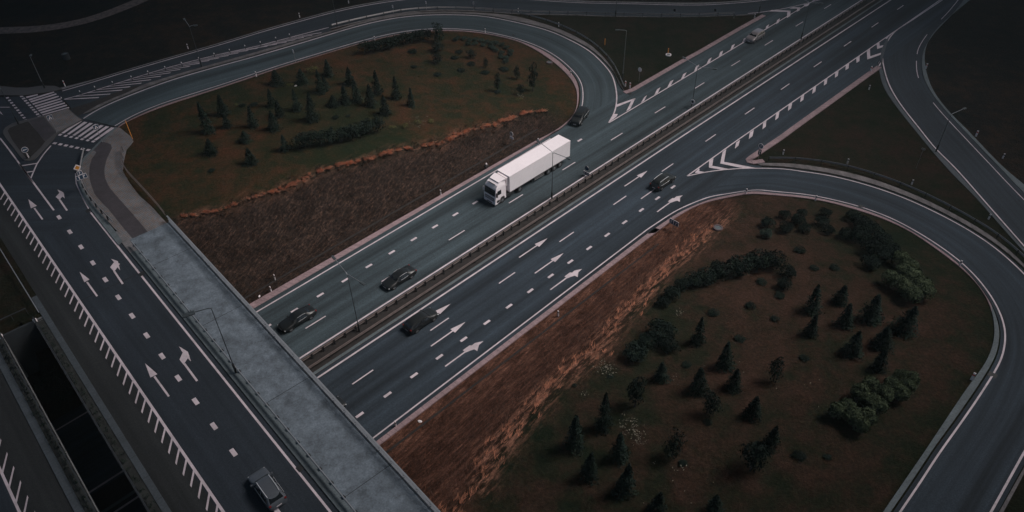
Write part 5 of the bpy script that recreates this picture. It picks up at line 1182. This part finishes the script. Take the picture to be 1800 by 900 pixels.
def lobes_mesh(name, lobes, n, size, mat, seed, fill=.25):
    """leaf faces over and through a set of ellipsoid lobes (x,y,z,rx,ry,rz)"""
    rg = np.random.default_rng(seed); L_ = np.array(lobes, float); wgt = L_[:, 3] * L_[:, 4]; wgt /= wgt.sum()
    k = rg.choice(len(L_), n, p=wgt); d = rg.normal(0, 1, (n, 3)); d /= np.linalg.norm(d, axis=1)[:, None]; d[:, 2] = np.where(d[:, 2] < -.35, -d[:, 2], d[:, 2])
    rr = np.where(rg.uniform(0, 1, n) < fill, rg.uniform(.45, .9, n), rg.uniform(.88, 1.06, n))
    rr *= 1 + .10 * np.sin(d[:, 0] * 7 + k) * np.sin(d[:, 1] * 6 + 2 * k) + .06 * np.sin(d[:, 2] * 11 + k)
    C = L_[k, :3] + d * L_[k, 3:6] * rr[:, None]; ok = C[:, 2] > .02
    V, F_ = quads(C[ok], d[ok], size, rg, .8); return leafmesh(name, V, F_, mat)
def bushmesh(seed, mat, size=.07, n=1300):
    rg = np.random.default_rng(seed); lobes = [(0, 0, .45, .75, .75, .5)]
    for i in range(7): a = rg.uniform(0, 6.28); r = rg.uniform(.35, .65); lobes.append((r * math.cos(a), r * math.sin(a), rg.uniform(.3, .65), rg.uniform(.28, .42), rg.uniform(.28, .42), rg.uniform(.25, .4)))
    return lobes_mesh('bush_foliage', lobes, n, size, mat, seed)
BD = [bushmesh(i, M['shrubd']) for i in range(3)]; BMs = [bushmesh(i + 5, M['shrubm']) for i in range(3)]; BW = [bushmesh(i + 9, M['weed'], .07, 420) for i in range(2)]
TR3 = MB(); TR3.tube([(0, 0, -.1), (0, 0, .2), (.05, 0, .5)], .06, 6, .03); TR3.tube([(0, 0, .15), (.25, .1, .55)], .035, 5, .015); TR3.tube([(0, 0, .15), (-.2, -.15, .55)], .035, 5, .015)
st_o = TR3.build('tmp', M['bark']); STEM = st_o.data; bpy.data.objects.remove(st_o)
def bush(cx, cy, r_px, hfac, label, group, meshes, name='bush', cat='bush', low=False):
    p = GH(cx, cy + r_px * .35); z = Hs(p); r = pxw(r_px, p, z); root = empty(name, (p[0], p[1], z), random.uniform(0, 6.28), label, cat, group)
    c = mk('foliage', random.choice(meshes), root); c.scale = (r, r, r * hfac)
    t = mk('stem', STEM, root); t.scale = (r, r, r * hfac); return root
# upper island shrubs
H2 = [(900,150),(930,135),(980,140),(1030,155),(1080,150),(1130,155),(1180,170),(1220,180),(1010,185),(1075,185),(1150,195),(1215,215),(1260,180),(1310,195),(1350,220),(1390,250),(1260,245),(1310,265),(1300,300),(1350,310),(1380,280),(1345,340),(1240,225)]
H2 = sorted([(620 + x / 5, 40 + y / 5) for x, y in H2])
for i, (x, y) in enumerate(H2): bush(x, y, 6.6, 1.0, f'round grey-green shrub, {ORD[i]} from the left in the planted row of the upper loop', 'grey-green shrubs near the top of the upper island', BMs)
def hedge(px, rpx, hgt, label, seed, mat='shrubd', size=.16, n=5200):
    P = resample(catmull(PX(px), 6), 26); rg = np.random.default_rng(seed); o0 = P[13]; z0 = Hs(o0); lobes = []
    for q in P:
        r = pxw(rpx, q, z0)
        for s_i in range(3): lobes.append((q[0] - o0[0] + rg.normal(0, r * .35), q[1] - o0[1] + rg.normal(0, r * .35), Hs(q) - z0 + hgt * rg.uniform(.42, .62), r * rg.uniform(.55, .85), r * rg.uniform(.55, .85), hgt * rg.uniform(.38, .52)))
    root = empty('hedge', (o0[0], o0[1], z0), 0, label, 'hedge'); mk('foliage', lobes_mesh('hedge_foliage', lobes, n, size, M[mat], seed), root)
    for q in P[::3]: mb = MB(); mb.tube([(q[0] - o0[0], q[1] - o0[1], Hs(q) - z0 - .1), (q[0] - o0[0] + .1, q[1] - o0[1], Hs(q) - z0 + hgt * .5)], .06, 5, .03); mb.build('stem', M['bark'], root)
    return root
hedge([(641,96),(662,93),(685,88),(710,80),(735,75),(757,72)], 8, 2.4, 'long dark hedge below the top of the upper loop', 21)
hedge([(527,262),(548,259),(575,254),(602,250),(630,243),(655,235),(670,231)], 11, 2.6, 'thick dark hedge on the edge of the upper island above the dark bank', 22)
tl_ = [(767,41,770,76,9,'tall columnar tree rising over the top kerb of the upper loop'), (769,74,770,92,10,'broad dark tree just below the tall columnar tree'), (766,92,767,112,8,'small dark tree below the columnar tree in the upper island'), (828,88,828,104,7,'small dark tree under the row of grey-green shrubs'),
       (875,128,875,162,4.5,'thin young tree with a dark base, leftmost of the saplings in the upper loop'), (909,116,909,140,5,'upper left young tree in the group at the right bend of the upper loop'), (915,148,915,168,4.5,'lower young tree above the pale weeds in the upper loop'), (936,111,937,161,6,'tallest young tree nearest the right bend of the upper loop'), (854,102,854,120,4,'bare thin sapling among the low shrubs of the upper loop')]
LT = []
for k_ in range(3):
    rg = np.random.default_rng(70 + k_); lobes = [(rg.normal(0, .12), rg.normal(0, .12), z, .36 * (1.15 - abs(z - .45)), .36 * (1.15 - abs(z - .45)), .16) for z in np.linspace(.2, .88, 7)]
    LT.append(lobes_mesh('tree_foliage', lobes, 620, .05, M['shrubd'], 70 + k_))
def tree(e, group='young broadleaf trees'):
    tx, ty, bx, by, hw_, lab = e; p = GH(bx, by - 1); z = Hs(p); h_ = top_height(p, z, (tx, ty)); r = pxw(hw_, p, z)
    root = empty('young_tree', (p[0], p[1], z), random.uniform(0, 6), lab, 'tree', group); c = mk('crown', random.choice(LT), root); c.scale = (r / .36, r / .36, h_); t = mk('trunk', TRUNK, root); t.scale = (h_, h_, h_ * .9); return root
for e in tl_: tree(e)
for e in [(1245,688,1243,728,13,'round dark tree between two spruces in the middle of the right island'), (1182,760,1182,801,14,'round dark tree right of the scattered pale flowers'), (1125,665,1116,716,13,'reddish brown tree leaning over a bare trunk on the right island'), (1318,777,1318,828,20,'large round dark tree low on the right island'), (1359,627,1359,671,11,'small dark tree left of the olive pine thicket')]: tree(e, 'round dark trees on the right island')
low = [((728,116),7,'low dark shrub left of centre in the upper loop'), ((770,129),9,'low dark shrub in the middle of the brown grass of the upper loop'), ((811,122),9,'low dark shrub right of the middle of the upper loop'), ((853,126),10,'low dark shrub under the bare sapling'), ((886,120),11,'low wide shrub right of the bare sapling'), ((828,111),10,'low shrub below the small dark tree of the upper loop'), ((806,90),9,'low shrub left under the grey-green row'), ((800,100),9,'low shrub left of the small dark tree in the upper loop'), ((725,88),11,'loose shrub in front of the long dark hedge'),
       ((447,182),9,'low dark shrub behind the spruces at the left of the upper island'), ((425,184),8,'low shrub beside the yellow weeds behind the spruces'), ((590,205),8,'low dark shrub in front of the upper grove, right of the lone spruce'), ((612,202),6,'low dark tuft in front of the upper grove'), ((875,160),8,'dark tuft around the foot of the leftmost sapling'), ((372,298),8,'low dark shrub below the leftmost trees of the upper island')]
low2 = [((1208,638),11,'low flat dark shrub above the round tree of the right island'), ((1072,660),7,'small dark tuft beside the pale flowers'), ((1010,677),6,'small dark tuft near the copper bank crest'), ((1300,593),12,'low dark shrub right of the spruce below the big bushes'), ((1363,559),10,'low dark shrub on the reddish grass left of the spruces'), ((1413,627),11,'low dark shrub above the olive pine thicket'), ((1454,801),9,'low dark tuft below the olive pine thicket'), ((1404,798),15,'wide low shrub left below the olive pine thicket'), ((1467,469),11,'low leafy shrub in the middle of the right island'), ((1406,436),13,'low dark shrub under the blue-grey bushes'), ((1339,494),12,'low shrub below the big dark bushes'), ((1431,469),10,'faint low shrub left of the leafy one'), ((1255,547),13,'thin dark shrubs under the big bushes of the right island'), ((1320,536),12,'thin dark shrub right of the big bushes'), ((1370,517),12,'low dark shrub near the end of the big bush row'), ((1243,740),10,'faint low shrub below the round tree of the right island'), ((1225,842) if False else (1200,812),10,'faint low shrub below the round dark tree by the flowers')]
for (q, r, lb) in low: bush(q[0], q[1], r, .45, lb, 'low shrubs on the upper island', BD)
for (q, r, lb) in low2: bush(q[0], q[1], r, .5, lb, 'low shrubs on the right island', BD)
for i, (x, y, r, hf, lb) in enumerate([(690,223,8,.7,'pale weedy bush at the right end of the thick dark hedge'), (712,221,9,.8,'pale weedy bush, second right of the thick dark hedge'), (734,214,9,.7,'pale weedy bush, third right of the thick dark hedge'), (757,212,8,.7,'pale weedy bush, farthest right of the thick dark hedge'), (550,121,13,.7,'yellow-green bush behind the tallest spruces of the upper grove'), (511,148,8,.6,'small yellow-green bush by the white litter in the upper grove'), (415,183,5,.6,'small yellow weed among the left spruces'), (913,173,7,.4,'pale weeds below the saplings of the upper loop')]):
    bush(x, y, r, hf, lb, 'yellow-green bushes on the upper island', BW)
# big dark bushes on the right island
bigb = [(1215,492,18),(1240,486,20),(1268,478,22),(1298,468,24),(1330,458,24),(1360,458,22),(1380,480,16),(1378,500,14),(1195,502,14),(1180,517,16),(1165,532,13)]
for i, (x, y, r) in enumerate(sorted(bigb)): bush(x, y, r * 1.18, 1.15, f'big dark bush, {ORD[i]} from the left in the row below the manhole ring', 'row of big dark bushes on the right island', BD, 'large_bush')
for (x, y, r, lb) in [(1158,584,27,'largest dark bush beside the copper bank, behind the white specks'), (1173,604,19,'dark bush in front of the largest one beside the copper bank'), (1116,618,23,'dark bush nearest the copper bank'), (1140,600,18,'dark bush between the largest and the one nearest the copper bank')]:
    bush(x, y, r * 1.2, 1.0, lb, 'dark bushes beside the copper bank', BD, 'large_bush')
ub = sorted([(1350,394,16),(1378,380,14),(1378,400,16),(1403,389,16),(1409,376,12),(1412,403,14),(1442,392,16),(1448,376,14),(1453,405,14),(1345,411,14)])
for i, (x, y, r) in enumerate(ub): bush(x, y, r, 1.1, f'round blue-grey bush under the right loop, {ORD[i]} from the left', 'blue-grey bushes under the top of the right loop', BD if i % 2 else [bushmesh(30 + i, M['shrubm'])] if i == 0 else BD, 'large_bush')
db = sorted([(1498,380,14),(1514,394,18),(1531,408,20),(1548,425,20),(1509,417,20),(1531,436,22),(1550,450,22),(1525,461,18),(1567,442,16),(1484,414,14)])
for i, (x, y, r) in enumerate(db): bush(x, y, r * 1.15, 1.15, f'tall dark bush between the kerb and the olive pine, {ORD[i]} from the left', 'dark thicket beside the olive pine', BD, 'large_bush')
def pine(blobs, label, seed, hgt):
    pts = [(GH(x, y + r * .5), r) for x, y, r in blobs]; o0 = pts[0][0]; z0 = Hs(o0); rg = np.random.default_rng(seed); lobes = []
    for p, r_ in pts:
        r = pxw(r_, p, z0); x, y = p - o0; z = Hs(p) - z0
        lobes.append((x, y, z + hgt * .50, r * 1.0, r * 1.0, hgt * .42))
        for _ in range(6): a = rg.uniform(0, 6.28); lobes.append((x + r * .55 * math.cos(a), y + r * .55 * math.sin(a), z + hgt * rg.uniform(.62, .78), r * .5, r * .5, r * .2))
    root = empty('pine_thicket', (o0[0], o0[1], z0), 0, label, 'pine thicket'); mk('foliage', lobes_mesh('pine_foliage', lobes, 2600 * len(blobs), .11, M['pine'], seed, .12), root)
    for p, r_ in pts: x, y = p - o0; mb = MB(); mb.tube([(x, y, Hs(p) - z0 - .1), (x, y, Hs(p) - z0 + hgt * .6)], .09, 6, .05); mb.build('trunk', M['bark'], root)
pine([(1578,461,13),(1592,471,15),(1559,494,14),(1578,502,19),(1598,490,19),(1612,506,18),(1598,521,17),(1622,520,14),(1585,484,16)], 'bright olive pine thicket with a notched outline near the right loop', 41, 2.3)
pine([(1465,729,12),(1482,721,14),(1494,736,16),(1507,752,14),(1519,737,16),(1507,695,15),(1525,683,14),(1525,711,18),(1541,723,12),(1547,698,16),(1563,683,15),(1577,697,14),(1578,670,13),(1595,674,13),(1588,686,13)], 'long olive pine thicket low on the right island', 42, 2.2)

# grass blades, one object each: nobody could count them
def blades(name, pts, n_h, mat, seed, w_=.035, lean0=None, spread=.6, lk=1.0):
    rg = np.random.default_rng(seed); P = np.asarray(pts); k = len(P); z = H(P[:, 0], P[:, 1]); a = rg.uniform(0, 2 * PI, k); h_ = n_h * rg.uniform(.5, 1.4, k); ln = rg.uniform(.2, 1.0, k) * h_ * lk
    lean = rg.normal(0, spread, k) + (math.atan2(nh[1], nh[0]) if lean0 is None else lean0)
    dx, dy = np.cos(a) * w_, np.sin(a) * w_
    V = np.stack([np.stack([P[:, 0] - dx, P[:, 1] - dy, z - .02], -1), np.stack([P[:, 0] + dx, P[:, 1] + dy, z - .02], -1), np.stack([P[:, 0] + np.cos(lean) * ln, P[:, 1] + np.sin(lean) * ln, z + h_], -1)], 1).reshape(-1, 3)
    o = link(name, leafmesh(name, V, np.arange(3 * k).reshape(k, 3), mat)); tag(o, kind='stuff'); return o
rg = np.random.default_rng(5)
def uvpts(u, v): return np.stack([(u * ah[0] + v * nh[0]) * K, (u * ah[1] + v * nh[1]) * K], -1)
def crest_u(lo, hi, n, per, sp):
    c = rg.uniform(lo, hi, n); return (np.repeat(c, per) + rg.normal(0, sp, n * per)), np.repeat(rg.normal(0, 1, n), per)
ANH = math.atan2(nh[1], nh[0])
def crest_v(u, side):
    w_u = np.clip(14 - (u - 25) * 8 / 54, 5, 14); wv = .35 * (1.0 * np.sin(u * .21 + 1.0) + .6 * np.sin(u * .53)); q = w_u - np.clip((u - 22) / 8, .2, 1) * 1.9 - wv
    return -74.6 - q if side < 0 else -44 + q
u, o = crest_u(25, 84, 230, 34, .10); blades('dry_grass', uvpts(u, crest_v(u, -1) + o * .12 + rg.normal(0, .10, len(u))), .40, M['dry'], 1, .04, ANH + .15, .25, 2.2)
u, o = crest_u(24, 84, 220, 12, .2); blades('dry_grass', uvpts(u, crest_v(u, -1) + .25 + o * .5 + rg.normal(0, .2, len(u))), .34, M['dry2'], 11, .04, ANH, .6, 1.5)
u, o = crest_u(20, 76, 190, 13, .16); blades('dry_grass', uvpts(u, crest_v(u, 1) + o * .75 + rg.normal(0, .12, len(u))), .22, M['dry4'], 2, .030, AU + .25, .35, 2.8)
u, o = crest_u(20, 76, 300, 13, .3); blades('dry_grass', uvpts(u, crest_v(u, 1) - abs(o) * 2.4 + rg.normal(0, .4, len(u))), .18, M['dry3'], 12, .028, AU + .3, .4, 2.2)
u = rg.uniform(21, 80, 9000); t = rg.uniform(.04, .97, 9000); blades('bank_grass', uvpts(u, -74.7 + t * (crest_v(u, -1) + 74.7)), .13, M['dry2'], 3, .028, AU + .15, .35, 2.6)
u, o = crest_u(22, 80, 500, 12, .35); t = rg.uniform(.1, .95, 500).repeat(12); blades('bank_grass', uvpts(u, -74.7 + t * (crest_v(u, -1) + 74.7) + rg.normal(0, .12, len(u))), .15, M['dry3'], 13, .024, AU + .15, .3, 2.8)
u = rg.uniform(18, 76, 18000); t = rg.uniform(.02, 1.05, 18000); blades('bank_grass', uvpts(u, -43.9 + t * (crest_v(u, 1) + 43.9)), .13, plain('copper grass blades', (.12, .048, .028), .9, 0, .5, .8), 4, .026, AU + .2, .4, 2.2)
# planted tufts along the gap
pt = []; 
for t0 in (.15, -4.1):
    for s in np.arange(8, S1 - .5, 1.0):
        c = ST(s + rg.uniform(-.25, .25), t0 + rg.uniform(-.15, .15)); nn_ = 26; pt.append(c + rg.normal(0, .16, (nn_, 2)))
pt = np.vstack(pt); k = len(pt); zz = HB + .04 + rg.uniform(0, .45, k)
V, F_ = quads(np.column_stack([pt, zz]), np.tile([0, 0, 1.], (k, 1)), .09, rg, .6); o = link('ground_cover', leafmesh('ground_cover', V, F_, M['shrubd'])); tag(o, kind='stuff')
# pale wild flowers
fl = []
for (x, y, r, n_) in [(1062,650,22,46),(1072,652,14,24),(1028,697,7,12),(1112,755,24,60),(1122,775,18,46),(1100,742,16,20),(1195,828,14,10),(1150,817,6,5),(1184,672,20,8),(1195,553,9,18),(1160,584,18,18),(1115,618,14,8),(1280,640,60,10),(1430,690,70,8),(1200,870,90,10),(915,172,6,22),(735,213,18,30),(550,122,12,16)]:
    for _ in range(n_):
        a = rg.uniform(0, 6.28); q = r * rg.uniform(0, 1) ** .8; fl.append(GH(x + q * math.cos(a), y + q * math.sin(a) * .8))
fl = np.array(fl); k = len(fl); V, F_ = quads(np.column_stack([fl, H(fl[:, 0], fl[:, 1]) + rg.uniform(.2, .6, k)]), np.tile([0, -.3, 1.], (k, 1)), .085, rg, .8); o = link('wild_flowers', leafmesh('wild_flowers', V, F_, M['flower'])); tag(o, kind='stuff')

# small things lying about
def litter(px, label, r=.35):
    r *= .55
    p = GH(*px); rg_ = random.Random(int(px[0])); mb = MB(); bm = bmesh.new(); bmesh.ops.create_icosphere(bm, subdivisions=2, radius=r)
    for v in bm.verts: v.co = Vector((v.co.x * 1.3, v.co.y * .8, abs(v.co.z) * .5)) * (1 + rg_.uniform(-.25, .25))
    me = bpy.data.meshes.new('litter'); bm.to_mesh(me); bm.free(); o = link('litter', me, M['white']); o.location = (p[0], p[1], Hs(p) + .03); o.rotation_euler = (0, 0, rg_.uniform(0, 6)); tag(o, label, 'litter', 'white litter in the grass')
litter((520,151), 'white scrap of litter among the spruces of the upper grove', .38)
litter((738,741), 'white scrap of litter beside the kerb below the walkway', .36)
litter((451,524) if False else (456,521), 'white scrap of litter on the dark bank beside the walkway railing', .28)
p = GH(855, 297); root = empty('sensor_post', (p[0], p[1], Hs(p)), AU, 'dark sensor box with a white dome on the bank beside the truck cab', 'sensor post')
mb = MB(); mb.tube([(0, 0, -.1), (0, 0, .9)], .05, 8); mb.build('post', M['dpost'], root)
mb = MB(); mb.box(-.3, .3, -.22, .22, .35, .75, .03); mb.build('box', M['black'], root)
mb = MB(); mb.tube([(0, 0, .9), (0, 0, 1.05), (0, 0, 1.12)], .16, 12, .08); mb.build('dome', M['white'], root)
